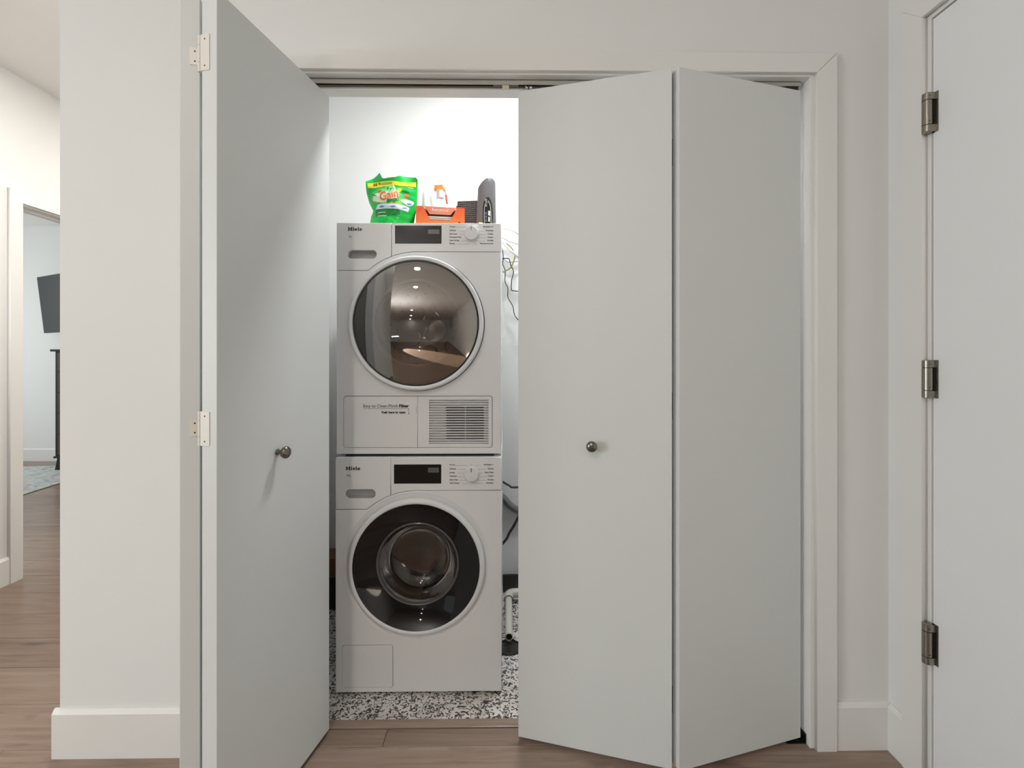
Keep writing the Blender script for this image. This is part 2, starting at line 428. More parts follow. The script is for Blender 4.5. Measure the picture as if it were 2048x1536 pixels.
# ------------------------------------------------------------------ setting: walls and ceilings
def st(o, label, cat): return tag(o, label, cat, kind='structure')
YW = 1.408
wb = front_plate('wall_back', [[(-1.3343, 0), (-0.9035, 0), (-0.9035, 2.061), (0.943, 2.061), (0.943, 0), (1.30, 0), (1.30, H_CEIL), (-1.3343, H_CEIL)]], YW, 0.122, M['wall'], None, 0.0)
st(wb, 'pale painted wall around the closet opening', 'wall')
st(MB().box((-1.3343, 1.53, 0), (-1.20, 5.42, H_CEIL)).build('wall_hall_right', M['wall']), 'hall side of the closet block, out of sight behind the corner', 'wall')
st(MB().box((-1.20, 2.37, 0), (1.30, 2.47, H_CEIL)).build('wall_closet_back', M['wall']), 'bright white back wall of the closet', 'wall')
st(MB().box((-1.20, 1.53, 0), (-1.05, 2.37, H_CEIL)).build('wall_closet_left', M['wall']), 'left side wall inside the closet', 'wall')
st(MB().box((1.05, 1.53, 0), (1.30, 2.37, H_CEIL)).build('wall_closet_right', M['wall']), 'right side wall inside the closet', 'wall')
st(MB().box((-1.05, 1.53, 2.60), (1.05, 2.37, 2.66)).build('ceiling_closet', M['ceil']), 'lower white ceiling inside the closet', 'ceiling')
st(MB().box((-8.0, -12.0, H_CEIL), (1.40, 5.6, H_CEIL+0.08)).build('ceiling', M['ceil']), 'flat white ceiling over hall and room', 'ceiling')

def side_plate(name, loops, x0, x1, m, parent=None):
    """plate in the YZ plane between x0 and x1; loops are (y, z)"""
    me = fill(loops, abs(x1-x0), 0)
    for v in me.vertices: v.co = Vector(((x0+x1)/2+v.co.z, v.co.x, v.co.y))
    b = bmesh.new(); b.from_mesh(me); bmesh.ops.remove_doubles(b, verts=list(b.verts), dist=1e-6)
    bmesh.ops.recalc_face_normals(b, faces=list(b.faces)); b.to_mesh(me); b.free()
    return link(name, me, m, parent)
st(side_plate('wall_right', [[(-12.0, 0), (0.36, 0), (0.36, 2.135), (1.276, 2.135), (1.276, 0), (YW, 0), (YW, H_CEIL), (-12.0, H_CEIL)]], 1.170, 1.30, M['wall']), 'white wall beside the closet with a hinged door in it', 'wall')
st(side_plate('wall_left', [[(0.9, 0), (2.535, 0), (2.535, 2.023), (3.40, 2.023), (3.40, 0), (5.42, 0), (5.42, H_CEIL), (0.9, H_CEIL)]], -2.74, -2.62, M['wall']), 'warm lit hall wall with the bedroom doorway', 'wall')
st(MB().box((-6.7, 5.42, 0), (-1.20, 5.54, H_CEIL)).build('wall_bedroom', M['wall']), 'cool white bedroom wall behind the television and dresser', 'wall')
st(MB().box((-8.0, -12.0, 0), (1.30, -11.9, H_CEIL)).build('wall_front', M['wall']), 'room wall behind the camera', 'wall')

# baseboards: profile with a chamfered top
def base_prof(h, t): return [(0, 0), (t, 0), (t, h-0.012), (t-0.009, h), (0, h)]
def baseboard_x(name, x0, x1, y, h, t, label):
    b = bmesh.new(); pr = base_prof(h, t)
    A = [b.verts.new((x0, y-d, z)) for d, z in pr]; B = [b.verts.new((x1, y-d, z)) for d, z in pr]
    b.faces.new(A); b.faces.new(list(reversed(B)))
    for i in range(5): b.faces.new((A[i], A[(i+1) % 5], B[(i+1) % 5], B[i]))
    bmesh.ops.recalc_face_normals(b, faces=list(b.faces))
    m = MB(); m._add(b); return st(m.build(name, M['trim']), label, 'baseboard')
def baseboard_y(name, y0, y1, x, sgn, h, t, label):
    b = bmesh.new(); pr = base_prof(h, t)
    A = [b.verts.new((x+sgn*d, y0, z)) for d, z in pr]; B = [b.verts.new((x+sgn*d, y1, z)) for d, z in pr]
    b.faces.new(A); b.faces.new(list(reversed(B)))
    for i in range(5): b.faces.new((A[i], A[(i+1) % 5], B[(i+1) % 5], B[i]))
    bmesh.ops.recalc_face_normals(b, faces=list(b.faces))
    m = MB(); m._add(b); return st(m.build(name, M['trim']), label, 'baseboard')
baseboard_x('baseboard_left', -1.3465, -0.9600, YW, 0.143, 0.014, 'tall white baseboard under the plain wall beside the hall')
baseboard_x('baseboard_right', 1.0015, 1.170, YW, 0.141, 0.014, 'short white baseboard between closet casing and corner')
baseboard_y('baseboard_corner', 1.340, 1.395, 1.170, -1, 0.141, 0.014, 'stub of white baseboard between corner and door casing')
baseboard_y('baseboard_hall', 0.9, 2.4754, -2.62, 1, 0.143, 0.014, 'white baseboard along the hall wall before the bedroom doorway')
baseboard_x('baseboard_bedroom', -6.6, -2.75, 5.42, 0.144, 0.014, 'white baseboard along the far bedroom wall')
st(MB().box((-1.05, 2.358, 0), (1.05, 2.37, 0.088), 0.003).build('baseboard_closet', M['rubber']), 'black rubber baseboard along the closet back wall', 'baseboard')

# closet casing (three mitred boards) and jamb
cas = empty('trim_2', (0, YW, 0), 'white mitred casing around the closet opening', 'casing', kind='structure')
YC = -0.018
g = 0.0004
front_plate('casing_board', [[(0.9381, 0), (0.9995, 0), (0.9995, 2.109-g), (0.9381, 2.0495-g)]], YC, 0.018, M['trim'], cas, 0.0012)
front_plate('casing_board', [[(-0.9600, 0), (-0.8985, 0), (-0.8985, 2.0495-g), (-0.9600, 2.109-g)]], YC, 0.018, M['trim'], cas, 0.0012)
front_plate('casing_board', [[(-0.8985, 2.0495+g), (0.9381, 2.0495+g), (0.9995, 2.109+g), (-0.9600, 2.109+g)]], YC, 0.018, M['trim'], cas, 0.0012)
jam = empty('trim_3', (0, 0, 0), 'white jamb boards lining the closet opening', 'jamb', kind='structure')
MB().box((0.925, 1.4035, 0), (0.943, 1.532, 2.0436), 0.0012).build('jamb_board', M['trim'], jam)
MB().box((-0.9035, 1.4035, 0), (-0.8855, 1.532, 2.0436), 0.0012).build('jamb_board', M['trim'], jam)
MB().box((-0.9035, 1.4035, 2.0438), (0.943, 1.532, 2.061), 0.0012).build('jamb_board', M['trim'], jam)

# bifold track under the head jamb
trk = empty('door_track', (0, 1.444, 2.0435), 'grey metal door track along the top of the closet opening', 'track', kind='thing')
tb = MB(); tb.box((-0.872, -0.016, -0.0125), (0.912, -0.013, 0)); tb.box((-0.872, 0.013, -0.0125), (0.912, 0.016, 0)); tb.box((-0.872, -0.016, -0.0015), (0.912, 0.016, 0))
tb.box((-0.872, -0.013, -0.0125), (0.912, -0.0095, -0.0113)); tb.box((-0.872, 0.0095, -0.0125), (0.912, 0.013, -0.0113))
tb.build('channel', M['track'], trk)
MB().box((-0.87, -0.0128, -0.0035), (0.908, 0.0128, -0.0018)).build('channel_bed', M['dark'], trk)
MB().box((-0.012, -0.009, -0.0150), (0.0095, 0.009, -0.004), 0.001).build('bumper', M['cream'], trk)
for x0 in (-0.040, 0.011):
    pts = [(x0+0.0275*i/96, 0.0045*math.cos(i*PI/4), -0.009+0.0045*math.sin(i*PI/4)) for i in range(97)]
    MB().tube(pts, 0.0007, 5, 1).build('spring', M['portmetal'], trk)

# right-hand hinged door with casing and jamb
c3 = empty('trim_4', (1.170, 0, 0), 'white casing around the hinged door on the side wall', 'casing', kind='structure')
side_plate('casing_board', [[(1.3400, 0), (1.2755, 0), (1.2755, 2.134-g), (1.3400, 2.1955-g)]], -0.017, 0, M['trim'], c3)
side_plate('casing_board', [[(0.33, 2.134+g), (1.2755, 2.134+g), (1.3400, 2.1955+g), (0.27, 2.1955+g)]], -0.017, 0, M['trim'], c3)
j3 = empty('trim_5', (0, 0, 0), 'white jamb behind the hinged door edge', 'jamb', kind='structure')
MB().box((1.1695, 1.2650, 0), (1.29, 1.2830, 2.134), 0.001).build('jamb_board', M['trim'], j3)
MB().box((1.1695, 0.36, 2.1225), (1.29, 1.2650, 2.134), 0.001).build('jamb_board', M['trim'], j3)
d1 = empty('door_1', (1.1715, 1.2613, 0), 'flat white hinged door with three spring hinges on the side wall', 'door', kind='structure')
MB().box((0, -0.86, 0.012), (0.044, 0, 2.1185), 0.0015).build('door_slab', M['door_white'], d1)
def spring_hinge(z0, z1):
    h = empty('spring_hinge', (-0.0160, 0.0005, z0), None, None); h.parent = d1
    L = z1-z0; R = 0.0118; k = 0.021
    MB().lathe([(0, 0), (R*0.8, 0), (R, 0.0015), (R, k-0.001), (0, k-0.001)], seg=28).build('knuckle', M['nickel'], h)
    MB().lathe([(0, k+0.0008), (R, k+0.0008), (R, L-k-0.0008), (0, L-k-0.0008)], seg=28).build('sleeve', M['nickel'], h)
    MB().lathe([(0, L-k+0.001), (R, L-k+0.001), (R, L-0.0015), (R*0.8, L), (0, L)], seg=28).build('knuckle', M['nickel'], h)
    MB().lathe([(0, 0.003), (R*0.86, 0.003), (R*0.86, L-0.003), (0, L-0.003)], seg=20).build('pin', M['dark'], h)
    lf = MB(); lf.box((0.0, -0.0118, 0.001), (0.0150, -0.0095, k-0.001), 0.0006); lf.box((0.0, -0.0118, L-k+0.001), (0.0150, -0.0095, L-0.001), 0.0006)
    lf.box((0.0135, -0.0175, 0.0), (0.0158, -0.0005, L)); lf.build('leaf', M['nickel'], h)
    MB().box((0.0095, -0.0085, k), (0.0134, -0.0070, L-k)).build('leaf_shadow_gap', M['dark'], h)
    dt = MB()
    for z in (k*0.45+L-k, k+0.008):
        dt.lathe([(0, 0), (0.0013, 0), (0.0013, 0.0008), (0, 0.0008)], (-0.0032, -R*0.965-0.0004, z), (-0.2, -1, 0), 10)
    dt.build('set_hole', M['dark'], h)
for z0, z1 in ((1.805, 1.914), (1.079, 1.183), (0.351, 0.4617)): spring_hinge(z0, z1)

# bedroom doorway casing and jamb
c5 = empty('trim_6', (-2.62, 0, 0), 'white casing around the bedroom doorway in the hall', 'casing', kind='structure')
side_plate('casing_board', [[(2.4754, 0), (2.5386, 0), (2.5386, 2.020-g), (2.4754, 2.083-g)]], 0, 0.018, M['trim'], c5)
side_plate('casing_board', [[(3.40, 0), (3.463, 0), (3.463, 2.083-g), (3.40, 2.020-g)]], 0, 0.018, M['trim'], c5)
side_plate('casing_board', [[(2.5386, 2.020+g), (3.40, 2.020+g), (3.463, 2.083+g), (2.4754, 2.083+g)]], 0, 0.018, M['trim'], c5)
j5 = empty('trim_7', (0, 0, 0), 'white jamb lining the bedroom doorway', 'jamb', kind='structure')
MB().box((-2.74, 2.525, 0), (-2.62, 2.543, 2.012), 0.001).build('jamb_board', M['trim'], j5)
MB().box((-2.74, 3.39, 0), (-2.62, 3.408, 2.012), 0.001).build('jamb_board', M['trim'], j5)
hb = MB(); hb.box((-2.74, 2.525, 2.012), (-2.62, 3.408, 2.028), 0.001); hb.box((-2.70, 2.543, 2.0), (-2.665, 3.39, 2.012), 0.001)
hb.build('jamb_board', M['trim'], j5)

# ------------------------------------------------------------------ bifold doors
def knob_at(parent, base, n, root):
    r = Vector(root)
    b = Vector(base)-r
    prof = [(0, 0), (0.0085, 0), (0.0085, 0.002), (0.0062, 0.004), (0.0060, 0.011), (0.009, 0.0145), (0.0140, 0.0185), (0.0163, 0.0235), (0.0158, 0.0285), (0.0125, 0.0325), (0.007, 0.0348), (0, 0.0355)]
    MB().lathe(prof, b, n, 40).build('knob', M['knob'], parent)

def panel(parent, root, a, c, back, th, name='door_panel'):
    """a, c: plan ends of the room face; back: unit normal pointing to the other face"""
    r = root
    q = [a, c, (c[0]+back[0]*th, c[1]+back[1]*th), (a[0]+back[0]*th, a[1]+back[1]*th)]
    return MB().prism([(x-r[0], y-r[1]) for x, y in q], 0.015, 2.015, 0.0012, 1).build(name, M['door'], parent)

# left pair, folded open: pivot panel and lead panel
rootL = (-0.886, 1.44, 0)
bl = empty('bifold_door', rootL, 'grey white bifold door folded open left of the washer and dryer', 'door', 'bifold closet doors', 'thing')
L1 = (-0.738, 1.060); dv = Vector((-0.33, 0.944)).normalized(); L1f = (L1[0]+dv.x*0.432, L1[1]+dv.y*0.432)
panel(bl, rootL, L1f, L1, (dv.y, -dv.x), 0.040)
N2 = (-0.6472, 1.0493); F2 = (-0.5592, 1.478); d2 = (Vector(F2)-Vector(N2)).normalized()
panel(bl, rootL, N2, F2, (-d2.y, d2.x), 0.040)
knob_at(bl, (-0.607, 1.2423, 0.939), (d2.y, -d2.x, 0), rootL)
def leaf_hinge(z0, z1):
    h = empty('hinge', (-0.693-rootL[0], 1.0655-rootL[1], z0), None, None); h.parent = bl
    L = z1-z0
    # lead panel leaf lies on its end face, pivot panel leaf on the other
    e2 = Vector((-d2.y, d2.x)); o2 = Vector((-0.6872+0.693, 1.0573-1.0655))   # end face corner of the lead panel
    n2 = -d2
    def face_box(mb, o, e, n, s0, s1, z_0, z_1, t=0.0014):
        p = [o+e*s0+n*0.0001, o+e*s1+n*0.0001, o+e*s1+n*t, o+e*s0+n*t]
        mb.prism([(q.x, q.y) for q in p], z_0, z_1)
    lf = MB(); face_box(lf, o2, -e2, n2, -0.001, 0.022, 0, L); lf.build('leaf', M['hinge_paint'], h)
    o1 = Vector((L1[0]+dv.y*0.040+0.693, L1[1]-dv.x*0.040-1.0655)); e1 = Vector((-dv.y, dv.x)); n1 = -dv
    lf = MB(); face_box(lf, o1, e1, n1, -0.001, 0.020, L*0.26, L*0.74); lf.build('leaf', M['hinge_paint'], h)
    kb = MB()
    for a, c in ((0, 0.255*L), (0.265*L, 0.735*L), (0.745*L, L)):
        kb.lathe([(0, a), (0.0042, a), (0.0042, c), (0, c)], (0, -0.004, 0), seg=16)
    kb.build('knuckle', M['hinge_paint'], h)
    for z, o_, e_, n_ in ((0.13*L, o2, -e2, n2), (0.87*L, o2, -e2, n2), (0.36*L, o1, e1, n1), (0.64*L, o1, e1, n1)):
        q = o_+e_*0.010+n_*0.0016
        MB().lathe([(0, 0), (0.0019, 0), (0, 0.0007)], (q.x, q.y, z), (n_.x, n_.y, 0), 10).build('screw', M['steel_dark'], h)
for z0, z1 in ((1.836, 1.917), (0.991, 1.068)): leaf_hinge(z0, z1)

# right pair, half folded
rootR = (0.90, 1.44, 0)
br = empty('bifold_door', rootR, 'pale grey bifold door standing half folded right of the washer and dryer', 'door', 'bifold closet doors', 'thing')
A0 = (0.0375, 1.4405); A1 = (0.4728, 1.3192); dA = (Vector(A1)-Vector(A0)).normalized()
panel(br, rootR, A0, A1, (-dA.y, dA.x), 0.034)
B0 = (0.4902, 1.3122); B1 = (0.9105, 1.4257); dB = (Vector(B1)-Vector(B0)).normalized()
panel(br, rootR, B0, B1, (-dB.y, dB.x), 0.036)
knob_at(br, (0.257, 1.380, 0.929), (dA.y, -dA.x, 0), rootR)
for z0 in (1.745, 1.010, 0.16):
    h = MB(); c = (Vector(A1)+Vector((-dA.y, dA.x))*0.034+Vector(B0)+Vector((-dB.y, dB.x))*0.036)/2
    h.lathe([(0, z0), (0.0052, z0), (0.0052, z0+0.078), (0, z0+0.078)], (c.x-rootR[0], c.y-rootR[1]+0.002, 0), seg=16)
    h.box((c.x-rootR[0]-0.004, c.y-rootR[1]-0.008, z0), (c.x-rootR[0]+0.006, c.y-rootR[1], z0+0.078))
    h.build('hinge', M['steel_dark'], br)
rl = MB()
for dx in (-0.0055, 0.0055):
    rl.lathe([(0.0022, -0.004), (0.0056, -0.004), (0.0056, 0.004), (0.0022, 0.004)], (0.0705+dx-rootR[0], 1.444-rootR[1], 2.0345), (0, 1, 0), 20)
rl.lathe([(0, 2.005), (0.003, 2.005), (0.003, 2.030), (0, 2.030)], (0.0705-rootR[0], 1.444-rootR[1], 0), seg=14)
rl.build('guide_roller', M['chrome'], br)
pv = MB(); pv.box((0.865-rootR[0], 1.428-rootR[1], 2.0165), (0.905-rootR[0], 1.458-rootR[1], 2.029), 0.001); pv.lathe([(0, 2.0), (0.005, 2.0), (0.005, 2.03), (0, 2.03)], (0.885-rootR[0], 1.443-rootR[1], 0), seg=12)
pv.build('pivot_bracket', M['steel_dark'], br)
pv = MB(); pv.box((0.865-rootR[0], 1.420-rootR[1], 0.0005), (0.9245-rootR[0], 1.458-rootR[1], 0.003), 0.0005); pv.box((0.9215-rootR[0], 1.420-rootR[1], 0.0005), (0.9245-rootR[0], 1.458-rootR[1], 0.030), 0.0005)
pv.lathe([(0, 0.003), (0.006, 0.003), (0.006, 0.02), (0, 0.02)], (0.885-rootR[0], 1.443-rootR[1], 0), seg=12)
pv.build('pivot_bracket', M['steel_dark'], br)

# ------------------------------------------------------------------ washer and dryer
def shell(name, w, d, z0, z1, m, parent, y0):
    """cabinet: side, top, bottom and back sheets, open to the front panels"""
    b = MB(); t = 0.006; x = w/2
    b.box((-x, y0, z0), (-x+t, d, z1), 0.002, 1); b.box((x-t, y0, z0), (x, d, z1), 0.002, 1)
    b.box((-x, y0-0.014, z1-t), (x, d, z1), 0.003, 2); b.box((-x, y0, z0), (x, d, z0+t)); b.box((-x, d-t, z0), (x, d, z1))
    return b.build(name, m, parent)

def slab_serif(parent, x, z, h, y):
    """the maker's wordmark: heavy letters with slab serifs"""
    t = h*0.24; sf = h*0.17; polys = []
    def rect(x0, z0, x1, z1): polys.append([(x+x0, z+z0), (x+x1, z+z0), (x+x1, z+z1), (x+x0, z+z1)])
    # M
    wM = h*1.25
    rect(h*0.1, 0, h*0.1+t, h); rect(wM-h*0.1-t, 0, wM-h*0.1, h)
    rect(0, 0, h*0.2+t, sf); rect(wM-h*0.2-t, 0, wM, sf); rect(-h*0.02, h-sf, h*0.1+t, h); rect(wM-h*0.1-t, h-sf, wM+h*0.02, h)
    polys.append([(x+h*0.1, z+h), (x+h*0.1+t, z+h), (x+wM/2+t*0.3, z+h*0.25), (x+wM/2-t*0.3, z+h*0.25)])
    polys.append([(x+wM-h*0.1, z+h), (x+wM-h*0.1-t, z+h), (x+wM/2-t*0.3, z+h*0.25), (x+wM/2+t*0.3, z+h*0.25)])
    q = wM+h*0.14; xh = h*0.74
    def stem(q, top, dot):
        rect(q+h*0.08, 0, q+h*0.08+t, top); rect(q, 0, q+h*0.16+t, sf); rect(q-h*0.03, top-sf*0.9, q+h*0.08+t, top)
        if dot: rect(q+h*0.07, h*0.84, q+h*0.09+t, h*1.04)
        return q+h*0.16+t+h*0.12
    def e(q):
        r = xh/2; cx = q+r*1.02; cz = xh/2
        o = arc(x+cx, z+cz, r, 0, 318, 20); i = arc(x+cx, z+cz, r*0.48, 318, 0, 20)
        polys.append([(a, b) for a, b in o]+[(a, b) for a, b in i])
        rect(cx-r*0.6, cz-h*0.07, cx+r*0.98, cz+h*0.07)
        return q+2.04*r+h*0.12
    q = stem(q, xh, True); q = e(q); q = stem(q, h, False); q = e(q)
    k = None
    b = bmesh.new()
    for i, p in enumerate(polys):
        me = fill([p], 0.0004)
        for v in me.vertices: v.co = Vector((v.co.x, y-0.0003-0.00001*i-v.co.z, v.co.y))
        b.from_mesh(me); bpy.data.meshes.remove(me)
    me = bpy.data.meshes.new('wordmark'); b.to_mesh(me); b.free()
    return link('wordmark', me, M['print_black'], parent)

def machine(kind, name, loc, label, cfg):
    root = empty(name, loc, label, 'washing machine' if kind == 'w' else 'clothes dryer')
    X = 0.2926; T = cfg['top']; c = cfg['c']; Ra = cfg['Ra']; Rh = cfg['Rh']; zd = cfg['drawer_z']; xd = cfg['drawer_x']; gp = 0.0008
    th = 0.018
    shell('cabinet', 0.5852, 0.60, cfg['bot'], T, M['enamel'], root, th-0.002)
    MB().box((xd+0.03, th+0.001, cfg['ctl']+0.004), (X-0.008, th+0.004, T-0.008)).build('inner_frame', M['enamel_groove'], root)
    def a_at_z(z, r): return math.degrees(PI-math.asin((z-c[1])/r))
    def a_at_x(x, r): return math.degrees(math.acos((x-c[0])/r))
    # main front panel
    r = Ra-gp; a1 = a_at_z(zd-gp, r)
    outer = [(-X, cfg['bot']), (X, cfg['bot']), (X, c[1]+r)]+arc(c[0], c[1], r, 90, a1, 30)+[(-X, zd-gp)]
    front_plate('front_panel', [outer, circle(c[0], c[1], Rh), rrect(*cfg['flap_hole'], cfg['flap_r'])], 0, th, M['enamel'], root)
    # control panel
    r = Ra+gp
    ctl = [(xd+gp, T-0.001), (X, T-0.001), (X, c[1]+r)]+arc(c[0], c[1], r, 90, a_at_x(xd+gp, r), 16)
    cp = front_plate('control_panel', [ctl], 0, th, M['enamel'], root)
    # drawer with its grip recess
    dr = [(-X, zd+gp)]+list(reversed(arc(c[0], c[1], r, a_at_x(xd-gp, r), a_at_z(zd+gp, r), 20)))+[(xd-gp, T-0.001), (-X, T-0.001)]
    hx0, hz0, hx1, hz1 = cfg['grip']; hr = (hz1-hz0)/2-0.0001
    dn = front_plate('detergent_drawer' if kind == 'w' else 'water_container', [dr, rrect(hx0, hz0, hx1, hz1, hr, 10)], 0, th, M['enamel'], root)
    rim = rrect(hx0, hz0, hx1, hz1, hr, 10); b = bmesh.new(); n = len(rim)
    f = [b.verts.new((p[0], 0.002, p[1])) for p in rim]; k = [b.verts.new((p[0]*1.0, 0.030, p[1]+0.001)) for p in rim]
    for i in range(n): b.faces.new((f[i], f[(i+1) % n], k[(i+1) % n], k[i]))
    b.faces.new(k); bmesh.ops.recalc_face_normals(b, faces=list(b.faces))
    m = MB(); m._add(b); m.build('grip_recess', M['grip'], dn)
    slab_serif(root, cfg['logo'][0], cfg['logo'][1], 0.0123, -0.0002)
    front_text('model_mark', cfg['mark'], cfg['logo'][0]+0.003, cfg['mark_z'], -0.0003, 0.0085, M['print'], root, 0.0002)
    # display
    x0, z0, x1, z1 = cfg['disp']
    dp = front_plate('display', [rrect(x0, z0, x1, z1, 0.0008, 2)], -0.0008, 0.002, M['display'], root, 0.0003)
    x0, z0, x1, z1 = cfg['lcd']
    front_plate('display_window', [rrect(x0, z0, x1, z1, 0.0012, 2)], -0.0011, 0.0005, M['lcd'], dp, 0.0)
    if kind == 'd':
        dx0, dz0, dx1, dz1 = cfg['disp']
        for (tx, tz, s) in ((0.025, -0.011, 'Delicates'), (0.025, -0.027, 'Smart'), (0.025, -0.043, 'Gentle +'), (0.03, -0.060, 'Options'), (0.08, -0.060, 'Time'), (0.13, -0.060, 'Start'), (0.105, -0.0095, 'Sensor Dry')):
            front_text('display_mark', s, dx0+tx, dz1+tz, -0.0009, 0.0046, M['print'], dp)
    # dial
    q = cfg['dial']
    dl = MB().lathe([(0, 0.001), (0.0262, 0.001), (0.0262, -0.003), (0.0245, -0.004), (0.0245, -0.017), (0.0235, -0.0185), (0, -0.0188)], (q[0], 0, q[1]), (0, 1, 0), 48).build('dial', M['ring'], root)
    MB().box((q[0]-0.0011, -0.0195, q[1]+0.009), (q[0]+0.0011, -0.0185, q[1]+0.0235)).build('pointer', M['orange_mark'] if kind == 'd' else M['print_black'], dl)
    front_text('power_mark', 'O' if kind == 'w' else 'I', q[0], q[1]+0.0285, -0.0003, 0.0065, M['orange_mark'] if kind == 'd' else M['print'], root, 0, 'CENTER')
    lines = MB()
    for i, z in enumerate(cfg['rows']):
        lt, rt = cfg['left'][i], cfg['right'][i]
        front_text('program_name', lt, 0.1085, z-0.0018, -0.0003, 0.0062, M['print'], root, 0.00022)
        front_text('program_name', rt, 0.2645, z-0.0018, -0.0003, 0.0062, M['print'], root, 0.00022, 'RIGHT')
        dz = z-q[1]; e = math.sqrt(max(0.0275**2-dz*dz, 0)) if abs(dz) < 0.0275 else 0.008
        e = max(e, 0.008)+(0.0015 if i not in (0, 5) else 0.006 if i == 0 else 0)
        la = 0.1085+0.0033*len(lt)+0.002; ra = 0.2645-0.0033*len(rt)-0.002
        if q[0]-e > la: lines.box((la, -0.0003, z-0.0021), (q[0]-e, 0.0001, z-0.0015))
        if q[0]+e < ra: lines.box((q[0]+e, -0.0003, z-0.0021), (ra, 0.0001, z-0.0015))
    lines.build('program_line', M['print_line'], root)
    return root, th

def prog(*a): return list(a)
CW = dict(top=0.8373, bot=0.008, c=(-0.0068, 0.4525), Ra=0.2665, Rh=0.2585, drawer_z=0.6535, drawer_x=-0.0984, ctl=0.7194,
          flap_hole=(-0.2699, 0.0241, -0.0905, 0.1748), flap_r=0.008, grip=(-0.2576, 0.6925, -0.1521, 0.7243), logo=(-0.2558, 0.7925), mark='W1', mark_z=0.7705,
          disp=(-0.087, 0.7443, 0.0796, 0.812), lcd=(0.0329, 0.7832, 0.0717, 0.801), dial=(0.1865, 0.7793),
          rows=[0.8103, 0.7961, 0.7828, 0.7705, 0.7572, 0.7457],
          left=prog('Normal', 'Delicates', 'Sanitize', 'Handwash', 'Heavy Duty', 'Quick Intense'), right=prog('MobileStart >', 'Express', 'Extra White', 'Custom', 'Proofing', 'Drain/Spin'))
washer, th = machine('w', 'washing_machine', (-0.309, 1.648, 0), 'white front loading washer with black ringed door, standing on the speckled floor under the dryer', CW)
CD = dict(top=0.8278, bot=0.004, c=(-0.0071, 0.4687), Ra=0.2560, Rh=0.2405, drawer_z=0.6571, drawer_x=-0.0977, ctl=0.7277,
          flap_hole=(-0.2689, 0.0251, 0.2619, 0.2105), flap_r=0.010, grip=(-0.2538, 0.7001, -0.1510, 0.7300), logo=(-0.252, 0.7985), mark='T1', mark_z=0.774,
          disp=(-0.0853, 0.7533, 0.0801, 0.8178), lcd=(0.032, 0.7881, 0.0729, 0.804), dial=(0.187, 0.7885),
          rows=[0.8143, 0.801, 0.7885, 0.7769, 0.7653, 0.7545],
          left=prog('Normal', 'Delicates', 'Bed Linens', 'Permanent Press', 'Heavy Drying', 'Express'), right=prog('MobileStart O', 'Smoothing', 'Freshen', 'Custom', 'Proofing', 'Time Dry/Cool Air'))
dryer, th = machine('d', 'dryer', (-0.3105, 1.662, 0.8425), 'white clothes dryer with smoky mirror door, stacked on top of the washer', CD)
MB().box((-0.262, 0.006, -0.004), (0.268, 0.55, 0.0055)).build('stacking_frame', M['dark'], dryer)
for sx in (-1, 1):
    for y in (0.05, 0.55):
        MB().lathe([(0, 0), (0.022, 0), (0.022, 0.006), (0.012, 0.0085), (0, 0.0085)], (sx*0.24, y, 0), seg=24).build('foot', M['dark'], washer)

# washer door
c = CW['c']; O = (c[0], 0, c[1]); AX = (0, 1, 0)
MB().lathe([(0.2588, 0.0004), (0.2520, 0.0028), (0.2430, 0.0075), (0.232, 0.0102)], O, AX, 96).build('door_surround', M['enamel'], washer)
dr = MB().lathe([(0.2415, 0.0102), (0.2418, -0.004), (0.2405, -0.010), (0.2365, -0.0155), (0.2305, -0.0175), (0.2255, -0.0165), (0.2228, -0.0135), (0.2222, -0.006)], O, AX, 96).build('door_ring', M['ring'], washer)
MB().lathe([(0.2226, -0.0140), (0.2140, -0.0092), (0.2050, -0.0046), (0.1960, -0.0003), (0.1870, 0.0037), (0.1780, 0.0075), (0.1690, 0.0110), (0.1600, 0.0143), (0.1515, 0.0172), (0.1475, 0.0184)], O, AX, 96).build('door_glass', M['blackglass'], washer)
MB().lathe([(0.1492, 0.0190), (0.1480, 0.0145), (0.1455, 0.0128), (0.1425, 0.0142), (0.1400, 0.0195), (0.1385, 0.030)], O, AX, 96).build('glass_rim', M['rimglass'], washer)
MB().lathe([(0.1405, 0.019), (0.137, 0.036), (0.131, 0.062), (0.120, 0.086), (0.102, 0.104), (0.070, 0.113), (0.035, 0.116), (0, 0.117)], O, AX, 96).build('glass_bowl', M['bowl'], washer)
MB().lathe([(0.2222, -0.002), (0.212, 0.022), (0.178, 0.034), (0.160, 0.046), (0.163, 0.062), (0.176, 0.072)], O, AX, 72).build('gasket', M['gasket'], washer)
wd_ = MB().lathe([(0.176, 0.070), (0.232, 0.078), (0.238, 0.11), (0.238, 0.40), (0.225, 0.415), (0.06, 0.405), (0, 0.405)], O, AX, 72).build('drum', M['steel'], washer)
for k in range(3):
    a = 2*PI*k/3+0.5; x, z = c[0]+0.222*math.cos(a), c[1]+0.222*math.sin(a)
    MB().tube([(x, 0.12, z), (x-0.01*math.cos(a), 0.16, z-0.01*math.sin(a)), (x-0.01*math.cos(a), 0.34, z-0.01*math.sin(a)), (x, 0.39, z)], 0.02, 10, 4).build('drum_rib', M['steel'], wd_)
fh = CW['flap_hole']
fl = front_plate('service_flap', [rrect(fh[0]+0.0016, fh[1]+0.0016, fh[2]-0.0016, fh[3]-0.0016, 0.0068)], 0.0002, 0.016, M['enamel'], washer, 0.0006)
MB().lathe([(0.0125, 0.0004), (0.0132, -0.0006), (0.0112, -0.0006), (0.0105, 0.0004)], (-0.183, 0.0002, 0.142), AX, 32).build('flap_button', M['enamel'], fl)
